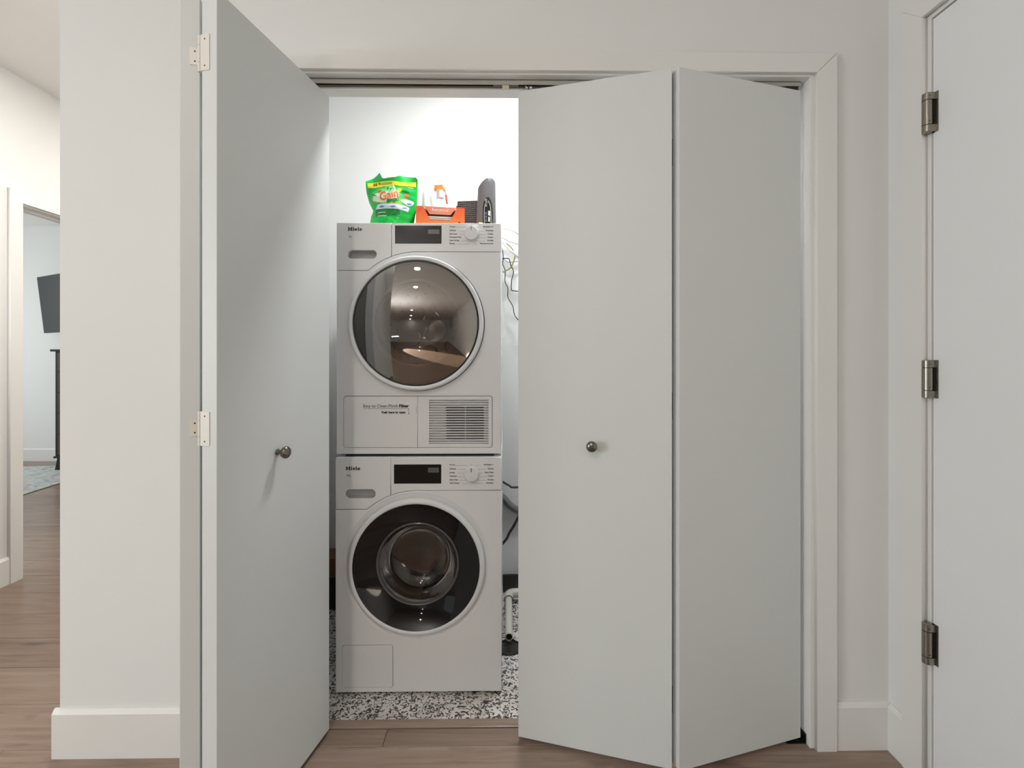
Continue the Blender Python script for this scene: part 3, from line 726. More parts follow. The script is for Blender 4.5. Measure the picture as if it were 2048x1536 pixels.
MB().box((fh[0]-0.006, 0.0185, fh[1]-0.006), (fh[2]+0.006, 0.021, fh[3]+0.006)).build('flap_backing', M['enamel_groove'], washer)
MB().box((c[0]-0.006, -0.0165, c[1]-0.2425), (c[0]+0.010, -0.011, c[1]-0.2395), 0.001).build('door_catch_tab', M['ring'], dr)

# dryer door
c = CD['c']; O = (c[0], 0, c[1])
MB().lathe([(0.2407, 0.0005), (0.2395, 0.006), (0.222, 0.008)], O, AX, 96).build('door_surround', M['gasket'], dryer)
MB().lathe([(0.2385, 0.007), (0.2388, -0.012), (0.2375, -0.020), (0.2335, -0.0255), (0.228, -0.0265), (0.2235, -0.0245), (0.2215, -0.020), (0.2212, -0.008)], O, AX, 96).build('door_ring', M['ring'], dryer)
MB().lathe([(0.2208, -0.0195), (0.2190, -0.0225), (0.2165, -0.0225), (0.2160, -0.0175)], O, AX, 96).build('glass_edge', M['smokeback'], dryer)
prof = []
for i in range(25):
    t = 1-i/24; r = 0.2170*t; prof.append((r, -0.0210-0.022*(1-(r/0.217)**2)))
MB().lathe(prof, O, AX, 96).build('door_glass', M['smoke'], dryer)
MB().lathe([(0.2205, -0.010), (0.190, -0.012), (0.156, -0.014)], O, AX, 96).build('glass_backing', M['smokeback'], dryer)
MB().lathe([(0.158, -0.0142), (0.152, -0.0165), (0.147, -0.0150), (0.144, -0.004)], O, AX, 96).build('inner_rim', M['rimglass'], dryer)
MB().lathe([(0.146, -0.008), (0.143, 0.02), (0.134, 0.045), (0.112, 0.062), (0.07, 0.070), (0, 0.072)], O, AX, 80).build('glass_bowl', M['bowl'], dryer)
dd = MB().lathe([(0.222, 0.004), (0.19, 0.02), (0.168, 0.03), (0.172, 0.05), (0.236, 0.056), (0.240, 0.10), (0.240, 0.42), (0.20, 0.43), (0, 0.43)], O, AX, 72).build('drum', M['steel'], dryer)
hub = MB(); hub.lathe([(0.055, 0.43), (0.050, 0.420), (0, 0.416)], O, AX, 40)
hub.build('drum_hub', M['chrome'], dd)
pet = MB()
for k in range(6):
    a = k*PI/3+0.3; cx, cz = c[0]+0.105*math.cos(a), c[1]+0.105*math.sin(a)
    pts = [(cx+0.032*math.cos(a+PI+t), 0.425, cz+0.032*math.sin(a+PI+t)) for t in [-2.0+i*4.0/12 for i in range(13)]]
    pet.tube(pts, 0.006, 8, 1)
pet.build('drum_back_petal', M['chrome'], dd)
dots = MB()
for k in range(24):
    for rr in (0.17, 0.20):
        a = 2*PI*k/24+(0.13 if rr > 0.18 else 0)
        dots.lathe([(0, 0), (0.005, 0), (0.005, -0.002), (0, -0.002)], (c[0]+rr*math.cos(a), 0.429, c[1]+rr*math.sin(a)), AX, 8)
tag(dots.build('drum_hole', M['dark'], dd), kind='stuff')
for k in range(3):
    a = 2*PI*k/3+1.4; x, z = c[0]+0.225*math.cos(a), c[1]+0.225*math.sin(a)
    MB().tube([(x, 0.10, z), (x-0.015*math.cos(a), 0.14, z-0.015*math.sin(a)), (x-0.015*math.cos(a), 0.37, z-0.015*math.sin(a)), (x, 0.42, z)], 0.022, 10, 4).build('drum_rib', M['gasket'], dd)
# plinth: filter flap and vent
fh = CD['flap_hole']; xd = -0.0053
def half(x0, x1, lr, rr):
    z0, z1, r = fh[1]+0.0016, fh[3]-0.0016, 0.0088; p = []
    p += arc(x1-r, z1-r, r, 0, 90, 6) if rr else [(x1, z1)]
    p += arc(x0+r, z1-r, r, 90, 180, 6) if lr else [(x0, z1)]
    p += arc(x0+r, z0+r, r, 180, 270, 6) if lr else [(x0, z0)]
    p += arc(x1-r, z0+r, r, 270, 360, 6) if rr else [(x1, z0)]
    return p
ff = front_plate('filter_flap', [half(fh[0]+0.0016, xd-0.0006, True, False)], 0.0002, 0.016, M['enamel'], dryer, 0.0006)
front_text('lettering', 'Easy to Clean Plinth', -0.1989, 0.1700, -0.0002, 0.0150, M['print'], ff, 0.0001, width=0.1235)
front_text('lettering', 'Filter', -0.0364, 0.1700, -0.0002, 0.0150, M['print_black'], ff, 0.0006, 'RIGHT', width=0.0350)
front_text('lettering', 'Push here to open', -0.048, 0.1487, -0.0002, 0.0108, M['print_black'], ff, 0.0005, 'RIGHT', width=0.0845)
ln = MB(); ln.box((-0.1971, -0.0003, 0.1652), (-0.0356, 0.0002, 0.1662)); ln.box((-0.0364, -0.0003, 0.148), (-0.0354, 0.0002, 0.1662))
ln.lathe([(0, 0), (0.0018, 0), (0.0018, -0.0004), (0, -0.0004)], (-0.0359, 0.0001, 0.1470), AX, 12)
ln.build('arrow_line', M['print_black'], ff)
MB().box((-0.0105, -0.0003, 0.147), (-0.0098, 0.0002, 0.172)).build('finger_slot', M['print_line'], ff)
gx0, gz0, gx1, gz1 = 0.0356, 0.0394, 0.2477, 0.1959
vp = front_plate('vent_panel', [half(xd+0.0006, fh[2]-0.0016, False, True), [(gx0, gz0), (gx1, gz0), (gx1, gz1), (gx0, gz1)]], 0.0002, 0.016, M['enamel'], dryer, 0.0006)
MB().box((0.0979-0.002, 0.0135, gz0+0.012), (0.2298, 0.0155, gz1-0.024)).build('vent_opening', M['vent_dark'], vp)
bk = MB(); bk.box((gx0-0.001, 0.0156, gz0-0.002), (gx1+0.001, 0.0175, gz1+0.002)); bk.box((gx0, 0.0115, gz0), (0.094, 0.0156, gz1)); bk.box((0.232, 0.0115, gz0), (gx1, 0.0156, gz1))
bk.box((0.094, 0.0115, gz1-0.026), (0.232, 0.0156, gz1)); bk.box((0.094, 0.0115, gz0), (0.232, 0.0156, gz0+0.012)); bk.box((0.1628, 0.010, gz0), (0.1652, 0.0136, gz1))
bk.build('vent_back', M['enamel'], vp)
ns = 17; pit = (gz1-gz0)/ns
sm = None
for i in range(ns):
    zc = gz0+pit*(i+0.5)
    if sm is None:
        b = MB(); b.hexa([(gx0, 0.0022, -0.0023), (gx1, 0.0022, -0.0023), (gx1, 0.0105, -0.0010), (gx0, 0.0105, -0.0010)],
                         [(gx0, 0.0010, 0.0016), (gx1, 0.0010, 0.0016), (gx1, 0.0105, 0.0024), (gx0, 0.0105, 0.0024)])
        o = b.build('slat', M['enamel'], vp, (0, 0, zc)); sm = o.data
    else: link('slat', sm, None, vp, (0, 0, zc))
MB().box((fh[0]-0.006, 0.0185, fh[1]-0.006), (fh[2]+0.006, 0.021, fh[3]+0.006)).build('plinth_backing', M['enamel_groove'], dryer)

# ------------------------------------------------------------------ things on top of the dryer
ZT = 0.8425+CD['top']+0.0003
# detergent pouch: a filled, crumpled stand-up bag
U = 0.1409e-3                      # one drawing unit of the bag artwork in metres
def bx(zx): return (zx-110)*U      # artwork -> metres across the bag
def bz(zy): return (1669-zy)*U     # artwork -> metres above the dryer top
def lerp_pts(pts, t):
    if t <= pts[0][0]: return pts[0][1]
    for (a, va), (c_, vc) in zip(pts, pts[1:]):
        if t <= c_: return va+(vc-va)*(t-a)/(c_-a)
    return pts[-1][1]
LEFT = [(bz(1669), bx(225)), (bz(1460), bx(238)), (bz(1280), bx(268)), (bz(1130), bx(325)), (bz(920), bx(222)), (bz(660), bx(150)), (bz(320), bx(110)), (bz(60), bx(110))]
RIGHT = [(bz(1669), bx(1405)), (bz(1460), bx(1420)), (bz(1000), bx(1500)), (bz(600), bx(1525)), (bz(280), bx(1525)), (bz(60), bx(1525))]
TOP = [(bx(110), bz(320)), (bx(320), bz(215)), (bx(480), bz(88)), (bx(500), bz(95)), (bx(575), bz(245)), (bx(640), bz(268)), (bx(930), bz(225)), (bx(1060), bz(160)), (bx(1290), bz(170)), (bx(1470), bz(205)), (bx(1525), bz(280))]
HB = bz(340)
def bag_depth(x, z):
    l, r = lerp_pts(LEFT, z), lerp_pts(RIGHT, z); u = min(max((x-l)/(r-l), 0), 1); v = min(z/HB, 1.0)
    env = (math.sin(PI*u))**0.6 if 0 < u < 1 else 0
    full = 0.040*(1-v**2.2)+0.0015
    cr = 0.0016*math.sin(70*x+55*z)+0.0012*math.sin(160*x-90*z+1.3)+0.0010*math.sin(240*z+60*x)
    return env*(full+cr*(0.4+0.6*(1-v)))
def bag_wave(x, z): return 0.010*math.sin(45*x+0.5)*max(0.0, (z-HB*0.9)/0.03)
def bag_pt(x, z, side=1, off=0.0): return Vector((x, -side*(bag_depth(x, z)+off)+bag_wave(x, z), z))
b = bmesh.new(); nu, nv = 110, 80
for side in (1, -1):
    G = []
    for j in range(nv+1):
        row = []
        for i in range(nu+1):
            u = i/nu
            xt = bx(110)+(bx(1525)-bx(110))*u
            z = lerp_pts(TOP, xt)*j/nv
            l, r = lerp_pts(LEFT, z), lerp_pts(RIGHT, z); x = l+(r-l)*u
            p = bag_pt(x, z, side)
            row.append(b.verts.new(p))
        G.append(row)
    for j in range(nv):
        for i in range(nu): b.faces.new((G[j][i], G[j][i+1], G[j+1][i+1], G[j+1][i]))
bmesh.ops.remove_doubles(b, verts=list(b.verts), dist=1e-5)
bmesh.ops.recalc_face_normals(b, faces=list(b.faces))
for f in b.faces: f.smooth = True
bag = empty('detergent_pouch', (-0.5357, 1.775, ZT), 'green and yellow plastic pouch of laundry pods on top of the dryer', 'pouch')
m = MB(); m._add(b); m.build('pouch_film', M['bag'], bag)
def conform(me, off, name, m):
    b = bmesh.new(); b.from_mesh(me); bpy.data.meshes.remove(me)
    bmesh.ops.triangulate(b, faces=list(b.faces))
    for _ in range(4):
        e = [q for q in b.edges if q.calc_length() > 0.006]
        if not e: break
        bmesh.ops.subdivide_edges(b, edges=e, cuts=1); bmesh.ops.triangulate(b, faces=list(b.faces))
    for v in b.verts: v.co = bag_pt(v.co.x, v.co.y, 1, 0.0003+0.8*off)
    for f in b.faces: f.smooth = True
    mm = MB(); mm._add(b); return mm.build(name, m, bag)
def soften(pts, n=2):
    for _ in range(n):
        q = []
        for a, c_ in zip(pts, pts[1:]+pts[:1]):
            q += [(a[0]*0.75+c_[0]*0.25, a[1]*0.75+c_[1]*0.25), (a[0]*0.25+c_[0]*0.75, a[1]*0.25+c_[1]*0.75)]
        pts = q
    return pts
def patch(pts, off, name, m):
    if name.startswith(('artwork', 'claim_', 'pod')): pts = soften(pts)
    return conform(fill([[(bx(a), bz(c_)) for a, c_ in pts]]), off, name, m)
def bagtext(body, zx, zy, size, off, m, rot=0, bold=0, shear=0, sx=1.0, name='lettering'):
    me = text_mesh(body, size*U, bold*U, 'LEFT', 0.0, sx, shear)
    R = Matrix.Rotation(math.radians(rot), 3, 'Z')
    for v in me.vertices: v.co = R @ v.co+Vector((bx(zx), bz(zy), 0))
    return conform(me, off, name, m)
patch([(170, 378), (520, 345), (860, 322), (1060, 345), (1482, 345), (1482, 490), (1060, 470), (900, 438), (560, 510), (400, 530), (190, 520)], 0.0006, 'yellow_band', M['bag_yellow'])
bagtext('50', 335, 478, 120, 0.0010, M['print_black'], 5, 5)
bagtext('%', 478, 440, 92, 0.0010, M['print_black'], 5, 4)
for i in range(3):
    patch([(555, 388+i*26), (850, 368+i*22), (850, 378+i*22), (555, 400+i*26)], 0.0010, 'small_print', M['bag_dark'])
patch([(340, 640), (480, 590), (640, 520), (880, 430), (980, 560), (1100, 720), (1300, 860), (1440, 900), (1330, 1080), (1100, 1010), (640, 985), (480, 960), (330, 900), (300, 800)], 0.0005, 'artwork_swirl', M['bag_mid'])
patch([(860, 440), (900, 450), (980, 620), (1060, 730), (1040, 880), (900, 820), (930, 640)], 0.0007, 'artwork_splash', M['bag_white'])
patch([(400, 690), (640, 640), (820, 660), (900, 840), (760, 950), (420, 940), (330, 860)], 0.0007, 'artwork_splash', M['bag_pale'])
patch([(980, 540), (1130, 545), (1110, 620), (1050, 670), (1010, 640)], 0.0008, 'artwork_fruit', M['bag_yellow'])
patch([(1170, 720), (1280, 700), (1330, 770), (1260, 800), (1170, 770)], 0.0008, 'artwork_fruit', M['bag_orange'])
patch([(480, 620), (560, 590), (560, 660), (490, 690)], 0.0009, 'artwork_fruit', M['bag_orange'])
patch([(390, 905), (450, 905), (460, 955), (395, 950)], 0.0009, 'artwork_fruit', M['bag_orange'])
patch([(1230, 500), (1250, 475), (1275, 490), (1275, 515), (1245, 525)], 0.0008, 'artwork_dot', M['bag_orange'])
patch([(1285, 510), (1425, 520), (1425, 532), (1285, 524)], 0.0008, 'small_print', M['bag_white'])
for pts in ([(610, 480), (650, 500), (655, 560), (630, 530)], [(725, 520), (760, 500), (775, 560), (745, 600), (725, 570)], [(800, 560), (835, 530), (845, 580), (810, 620)], [(310, 690), (480, 770), (420, 770), (340, 735)], [(1090, 650), (1190, 590), (1370, 680), (1200, 670)]):
    patch(pts, 0.0009, 'artwork_leaf', M['bag_dark'])
bagtext('Gain', 552, 915, 345, 0.0011, M['bag_white'], 14, 24, 0.12, 0.80)
bagtext('Gain', 552, 915, 345, 0.0015, M['bag_orange'], 14, 11, 0.12, 0.80)
bagtext('flings!', 745, 972, 170, 0.0013, M['bag_dark'], 12, 6, 0.2, 0.82)
patch([(760, 985), (1000, 925), (1120, 950), (1170, 1010), (1000, 1000)], 0.0008, 'artwork_swoosh', M['bag_lime'])
patch([(1170, 840), (1430, 890), (1445, 960), (1330, 1075), (1190, 960), (1080, 900)], 0.0009, 'pod_picture', M['bag_silver'])
patch([(1250, 960), (1390, 960), (1370, 1010), (1300, 1020)], 0.0012, 'pod_picture', M['bag_blue'])
patch([(500, 1010), (640, 985), (800, 1000), (1000, 1000), (1180, 1030), (1335, 1090), (1300, 1210), (1040, 1150), (800, 1130), (430, 1132)], 0.0010, 'claims_strip', M['bag_silver'])
for q in ((540, 1035, 680, 1100), (840, 1045, 1000, 1105), (1150, 1085, 1290, 1135)):
    patch([(q[0], q[1]+30), ((q[0]+q[2])/2, q[1]), (q[2], q[1]+30), (q[2], q[3]-14), ((q[0]+q[2])/2, q[3]), (q[0], q[3]-14)], 0.0013, 'claim_emblem', M['bag_blue'])
patch([(430, 1142), (800, 1142), (1040, 1162), (1080, 1175), (1100, 1300), (800, 1340), (440, 1340)], 0.0007, 'green_panel', M['bag_dark'])
patch([(500, 1228), (720, 1232), (720, 1250), (500, 1246)], 0.0011, 'small_print', M['bag_pale'])
patch([(500, 1322), (760, 1326), (760, 1344), (500, 1340)], 0.0011, 'small_print', M['bag_pale'])

# dryer sheet box
sb = empty('dryer_sheet_box', (-0.2445, 1.735, ZT), 'orange carton of dryer sheets with open front beside the green pouch', 'box', rot=(0, 0, math.radians(9)))
hw, hh = 0.0898, 0.0805
teeth = []
for i in range(7):
    t = i/6; x = -0.0625+0.0255*t; z = hh-0.047*t
    teeth += [(x, z), (x-0.0022, z-0.003)]
cut = teeth+[(-0.0335, 0.0300), (0.0345, 0.0300), (0.038, 0.0335), (0.0625, hh)]
front_plate('carton_front', [[(-hw, 0), (hw, 0), (hw, hh), ]+list(reversed(cut))+[(-hw, hh)]], 0, 0.0012, M['boxprint'], sb, 0.0)
cb = MB(); cb.box((-hw, 0.0012, 0), (-hw+0.0012, 0.108, hh)); cb.box((hw-0.0012, 0.0012, 0), (hw, 0.108, hh)); cb.box((-hw, 0.1068, 0), (hw, 0.108, hh)); cb.box((-hw, 0.0012, 0), (hw, 0.108, 0.0012))
cb.build('carton_sides', M['boxprint'], sb)
MB().box((-hw+0.0012, 0.03, hh-0.0012), (hw-0.0012, 0.1068, hh)).build('carton_top', M['boxprint'], sb)
MB().box((-hw+0.002, 0.05, 0.0014), (hw-0.002, 0.052, hh-0.002)).build('carton_inside', M['dark'], sb)
fp = MB(); fp.hexa([(-0.040, 0.013, 0.0560), (0.038, 0.013, 0.0560), (0.038, 0.0142, 0.0560), (-0.040, 0.0142, 0.0560)], [(-0.0600, 0.0015, hh), (0.0600, 0.0015, hh), (0.0600, 0.0027, hh), (-0.0600, 0.0027, hh)])
flp = fp.build('carton_flap', M['boxflap'], sb)
me = text_mesh('bounce', 0.0165, 0.0003, 'CENTER', 0.0, 1.28)
for v in me.vertices:
    z = 0.0665+v.co.y*0.85; v.co = Vector((v.co.x, 0.0135-0.0120*(z-0.056)/(hh-0.056)-0.0012, z))
link('lettering', me, M['bag_white'], flp)
for i in range(6):
    MB().box((-0.056, 0.006+0.0006*i, 0.0035+0.0075*i), (0.056, 0.047, 0.0035+0.0075*(i+1)-0.0008), 0.002).build('dryer_sheet', M['tissue'], sb)
front_text('lettering', '80', 0.066, 0.0225, -0.0002, 0.008, M['print_black'], sb, 0.0003)

# spray bottle behind the box
sp = empty('spray_bottle', (-0.2690, 1.90, ZT), 'white spray bottle with orange nozzle and red trigger behind the orange carton', 'bottle')
MB().lathe([(0, 0), (0.030, 0), (0.032, 0.004), (0.032, 0.085), (0.0295, 0.115), (0.021, 0.148), (0.0145, 0.164), (0.0135, 0.170), (0, 0.170)], (0, 0, 0), (0, 0, 1), 36, 0.72).build('bottle_body', M['white_plastic'], sp)
MB().lathe([(0, 0.168), (0.0150, 0.168), (0.0155, 0.171), (0.0145, 0.186), (0.017, 0.200), (0, 0.200)], seg=28).build('collar', M['lilac_plastic'], sp)
hd = MB(); hd.hexa([(-0.022, -0.010, 0.198), (0.020, -0.010, 0.198), (0.020, 0.010, 0.198), (-0.022, 0.010, 0.198)], [(-0.018, -0.009, 0.220), (0.012, -0.009, 0.224), (0.012, 0.009, 0.224), (-0.018, 0.009, 0.220)], 0.004)
hd.build('spray_head', M['orange_plastic'], sp)
MB().hexa([(-0.0245, -0.0085, 0.199), (-0.012, -0.0085, 0.199), (-0.012, 0.0085, 0.199), (-0.0245, 0.0085, 0.199)], [(-0.0215, -0.0085, 0.2205), (-0.012, -0.0085, 0.2215), (-0.012, 0.0085, 0.2215), (-0.0215, 0.0085, 0.2205)], 0.002).build('nozzle', M['orange_plastic'], sp)
MB().tube([(0.008, 0, 0.217), (0.018, 0, 0.210), (0.024, 0, 0.196), (0.0255, 0, 0.182)], 0.0055, 10, 5).build('head_grip', M['lilac_plastic'], sp)
MB().tube([(0.0235, 0, 0.186), (0.0245, 0, 0.170), (0.0265, 0, 0.156), (0.0295, 0, 0.146)], 0.0038, 10, 5).build('trigger', M['red_plastic'], sp)
# milky bottle behind
mk = empty('plastic_bottle', (-0.3235, 1.915, ZT), 'milky white rounded bottle between green pouch and spray bottle', 'bottle')
MB().lathe([(0, 0), (0.022, 0), (0.024, 0.003), (0.0238, 0.150), (0.0225, 0.160)], (0, 0, 0), (0, 0, 1), 36, 0.8).build('bottle_body', M['clear_plastic'], mk)
MB().lathe([(0.0225, 0.1605), (0.0215, 0.180), (0.0185, 0.196), (0.013, 0.2035), (0, 0.2055)], (0, 0, 0), (0, 0, 1), 36, 0.8).build('bottle_cap', M['clear_plastic'], mk)

# perforated black router grille
gr = empty('router', (-0.1500, 1.875, ZT), 'black box with a square mesh face between orange carton and grey tower', 'router', rot=(0, 0, math.radians(-7)))
MB().box((-0.046, 0.004, 0), (0.046, 0.028, 0.150), 0.002).build('case', M['dark'], gr)
gm = MB()
nx, nz = 12, 19
for i in range(nx+1):
    x = -0.046+0.092*i/nx; gm.box((x-0.0016, 0.0002, 0.0), (x+0.0016, 0.0042, 0.150))
for k in range(nz+1):
    z = 0.0011+0.1478*k/nz; gm.box((-0.046, -0.0004, z-0.0016), (0.046, 0.0042, z+0.0016))
tag(gm.build('mesh_grille', M['grille'], gr), kind='stuff')
MB().box((-0.054, 0.008, 0.118), (-0.0462, 0.020, 0.136), 0.001).build('side_clip', M['grille'], gr)

# grey modem tower with slanted top and port recess
tw = empty('modem', (-0.0778, 1.825, ZT), 'tall grey oval tower with a port recess on the right end of the dryer', 'modem')
b = bmesh.new(); seg = 48; rings = []
def tow(t, f):
    w = (math.cos(t)+1)/2
    z1 = 0.178+0.036*(1-(1-min(w*1.25, 1.0))**2)-0.010*max(0.0, w-0.8)/0.2
    k = 1-0.13*f
    return (0.0395*k*math.cos(t)+0.0015*f, 0.036*k*math.sin(t), z1*f)
for f in [i/14 for i in range(15)]:
    rings.append([b.verts.new(tow(2*PI*i/seg, f)) for i in range(seg)])
for q, dz in ((0.95, 0.002), (0.85, 0.0035), (0.5, 0.0045)):
    rings.append([b.verts.new((lambda p: (0.0015+(p[0]-0.0015)*q, p[1]*q, p[2]+dz))(tow(2*PI*i/seg, 1))) for i in range(seg)])
for A, B in zip(rings, rings[1:]):
    for i in range(seg): b.faces.new((A[i], A[(i+1) % seg], B[(i+1) % seg], B[i]))
b.faces.new(list(reversed(rings[0]))); b.faces.new(rings[-1])
bmesh.ops.recalc_face_normals(b, faces=list(b.faces))
for f in b.faces: f.smooth = True
m = MB(); m._add(b); m.build('tower_shell', M['tower'], tw)
def on_tower(x, z, off):
    k = 1-0.13*(z/0.21); q = min(1, abs((x-0.0015)/(0.0395*k))); return -0.036*k*math.sqrt(max(0, 1-q*q))-off
def tower_patch(loop, off, name, m, th=0.002):
    me = fill([loop], 0); b = bmesh.new(); b.from_mesh(me); bpy.data.meshes.remove(me)
    bmesh.ops.triangulate(b, faces=list(b.faces))
    for _ in range(4):
        e = [q for q in b.edges if q.calc_length() > 0.006]
        if e: bmesh.ops.subdivide_edges(b, edges=e, cuts=1); bmesh.ops.triangulate(b, faces=list(b.faces))
    for v in b.verts: x, z = v.co.x, v.co.y; v.co = Vector((x, on_tower(x, z, off), z))
    mm = MB(); mm._add(b); return mm.build(name, m, tw)
pw = [(-0.0125, 0.020), (0.026, 0.020), (0.0275, 0.08), (0.0225, 0.118), (0.013, 0.1365), (0.0035, 0.1375), (-0.006, 0.128), (-0.0120, 0.10)]
tower_patch(pw, 0.0006, 'port_recess', M['dark'])
for z in (0.124, 0.104, 0.074, 0.060, 0.046):
    x0 = 0.0; y = on_tower(x0, z, 0.0)
    MB().box((x0-0.0045, y-0.004, z-0.005), (x0+0.0045, y+0.004, z+0.005), 0.001).build('port', M['grille'] if z < 0.1 else M['portmetal'], tw)
MB().tube([(-0.0055, on_tower(-0.0055, 0.03, 0.002), 0.030), (-0.0060, on_tower(-0.006, 0.08, 0.002), 0.085), (0.000, on_tower(0, 0.11, 0.005), 0.116), (0.006, on_tower(0.006, 0.11, 0.005), 0.112)], 0.0014, 8, 5).build('lead', M['cable_grey'], tw)
for dx in (0.0, 0.004):
    MB().tube([(0.0085+dx, on_tower(0.0085+dx, 0.12, 0.003), 0.122), (0.0160+dx, on_tower(0.016+dx, 0.10, 0.003), 0.104), (0.0195+dx, on_tower(0.0195+dx, 0.07, 0.003), 0.070), (0.0205+dx, on_tower(0.0205+dx, 0.02, 0.003), 0.010)], 0.0019, 8, 5).build('lead', M['cable_grey'] if dx == 0 else M['cable_black'], tw)
tower_patch([(0.0085, 0.066), (0.0165, 0.063), (0.0170, 0.082), (0.0095, 0.084)], 0.0055, 'paper_label', M['label'])
tower_patch([(0.0090, 0.042), (0.0150, 0.040), (0.0158, 0.058), (0.0098, 0.060)], 0.0055, 'paper_label', M['label'])
yp = empty('cable_plug', (-0.0930, 1.715, ZT), 'small pale yellow plug lying before the grey tower', 'plug')
MB().lathe([(0, 0), (0.011, 0.001), (0.0125, 0.008), (0.009, 0.015), (0, 0.017)], (0, 0, 0), (0, 0, 1), 24, 0.8).build('plug_body', M['yellow_plug'], yp)
MB().tube([(0.008, 0.003, 0.006), (0.022, 0.012, 0.005), (0.035, 0.05, 0.005)], 0.0028, 8, 4).build('plug_lead', M['yellow_plug'], yp)

# ------------------------------------------------------------------ cables and pipe behind the machines
def cable(pts, r, m, label, name='cable', group=None):
    o = MB().tube(pts, r, 8, 6).build(name, M[m]); return tag(o, label, 'cable' if name == 'cable' else name, group)
def cp(zx, zy, y=2.30):      # drawing grid of the wall behind the machines, 2.586 grid units per centimetre
    return (-0.0793+(zx)*0.000386, y, 1.8695-zy*0.000386)
def wall_run(l): return [cp(*p) for p in l]
cable(wall_run([(-250, 150, 2.24), (60, 130, 2.28), (150, 115), (200, 110), (260, 125), (340, 160), (520, 300, 2.33), (640, 520, 2.365)]), 0.0040, 'cable_white', 'topmost white cable arching out beside the dryer top', group='cables behind the dryer')
cable(wall_run([(-250, 60, 2.24), (40, 160, 2.28), (150, 215), (250, 270), (345, 298), (560, 330, 2.34), (660, 360, 2.365)]), 0.0045, 'cable_white', 'second white cable below the top arch, sloping right beside the dryer', group='cables behind the dryer')
cable(wall_run([(-250, 20, 2.26), (60, 140, 2.30), (150, 190, 2.32), (230, 235, 2.32), (330, 275, 2.32), (600, 330, 2.365)]), 0.0022, 'cable_grey', 'thin grey cable just above the sloping white one', group='cables behind the dryer')
cable(wall_run([(-250, 60, 2.22), (60, 180, 2.25), (150, 285, 2.26), (240, 390, 2.26), (345, 480, 2.26), (560, 640, 2.33), (660, 700, 2.365)]), 0.0068, 'cable_white', 'thickest white cable slanting steeply down behind the dryer', group='cables behind the dryer')
cable(wall_run([(90, 262, 2.33), (195, 295), (260, 340), (310, 410), (318, 470), (270, 600), (200, 650), (150, 662), (-150, 640, 2.27)]), 0.0031, 'cable_olive', 'olive green cable looping back behind the dryer', group='cables behind the dryer')
cable(wall_run([(-150, 380, 2.27), (150, 470, 2.33), (230, 518, 2.33), (340, 515, 2.33), (620, 500, 2.365)]), 0.0028, 'cable_grey', 'pale grey cable sagging under the olive loop', group='cables behind the dryer')
cable(wall_run([(80, 150, 2.33), (150, 355), (170, 480), (162, 560), (193, 650), (192, 790), (228, 870), (230, 990), (290, 1100), (310, 1200), (350, 1268), (520, 1420, 2.36)]), 0.0021, 'cable_black', 'long black wire wriggling down the wall beside the dryer', group='cables behind the dryer')
cable(wall_run([(120, 486, 2.31), (205, 490), (245, 500), (265, 580), (300, 660), (275, 780), (275, 890), (300, 905), (350, 912), (600, 930, 2.365)]), 0.0025, 'cable_black', 'short black wire bending sideways beside the long black wire', group='cables behind the dryer')
cable([(-0.20, 2.27, 0.70), (-0.06, 2.29, 0.612), (-0.0227, 2.30, 0.580), (0.015, 2.30, 0.557), (0.0564, 2.30, 0.548), (0.30, 2.34, 0.56), (0.42, 2.365, 0.60)], 0.0052, 'cable_black', 'black power cord at washer top height beside the machine')
cable([(-0.20, 2.27, 0.12), (-0.0227, 2.29, 0.268), (0.018, 2.30, 0.325), (0.0564, 2.30, 0.392), (0.16, 2.32, 0.60), (0.30, 2.365, 0.80)], 0.0068, 'cable_black', 'dark hose rising in a curve beside the lower washer', 'hose')
cable([(-0.12, 2.30, 0.56), (-0.0227, 2.345, 0.490), (0.0564, 2.347, 0.420), (0.30, 2.349, 0.33), (0.42, 2.350, 0.40)], 0.018, 'hose', 'thick grey drain hose sagging between washer and closet wall', 'hose')

pp = empty('drain_pipe', (0.012, 1.91, 0.0), 'white plastic drain pipe with elbow lying on the speckled floor', 'pipe')
MB().tube([(0, 0.010, 0.036), (0, 0.315, 0.046)], 0.0165, 24, 1, False).build('pipe_run', M['pvc'], pp)
MB().lathe([(0.0165, 0.0), (0.0128, 0.0)], (0, 0.010, 0.036), (0, 1, 0.03), 24).build('pipe_lip', M['pvc'], pp)
MB().lathe([(0.0130, -0.0005), (0.0130, 0.05), (0, 0.05)], (0, 0.010, 0.036), (0, 1, 0.03), 24).build('pipe_bore', M['pvc_in'], pp)
MB().tube([(0, 0.295, 0.0455), (0, 0.320, 0.046), (0.004, 0.338, 0.046), (0.022, 0.350, 0.046), (0.050, 0.352, 0.046)], 0.0205, 24, 5).build('elbow', M['pvc'], pp)
MB().tube([(0.045, 0.352, 0.046), (0.55, 0.352, 0.050)], 0.0165, 24, 1).build('pipe_run', M['pvc'], pp)
MB().lathe([(0.0225, 0), (0.0225, 0.012), (0.0165, 0.014)], (0, 0.286, 0.0452), (0, 1, 0), 24).build('elbow_collar', M['pvc'], pp)
MB().box((0.30, 0.340, 0.0), (0.32, 0.364, 0.036)).build('pipe_clip', M['pvc'], pp)
MB().box((-0.012, 0.20, 0.0), (0.012, 0.215, 0.028)).build('pipe_clip', M['pvc'], pp)
dg = empty('floor_drain', (0.012, 1.905, 0.0), 'round black mesh floor drain under the open pipe end', 'drain')
MB().lathe([(0.052, 0.0003), (0.052, 0.003), (0.045, 0.004), (0.044, 0.0003)], seg=40).build('drain_rim', M['steel_dark'], dg)
MB().lathe([(0, 0.0004), (0.0445, 0.0004)], seg=40).build('drain_well', M['dark'], dg)
gb = MB()
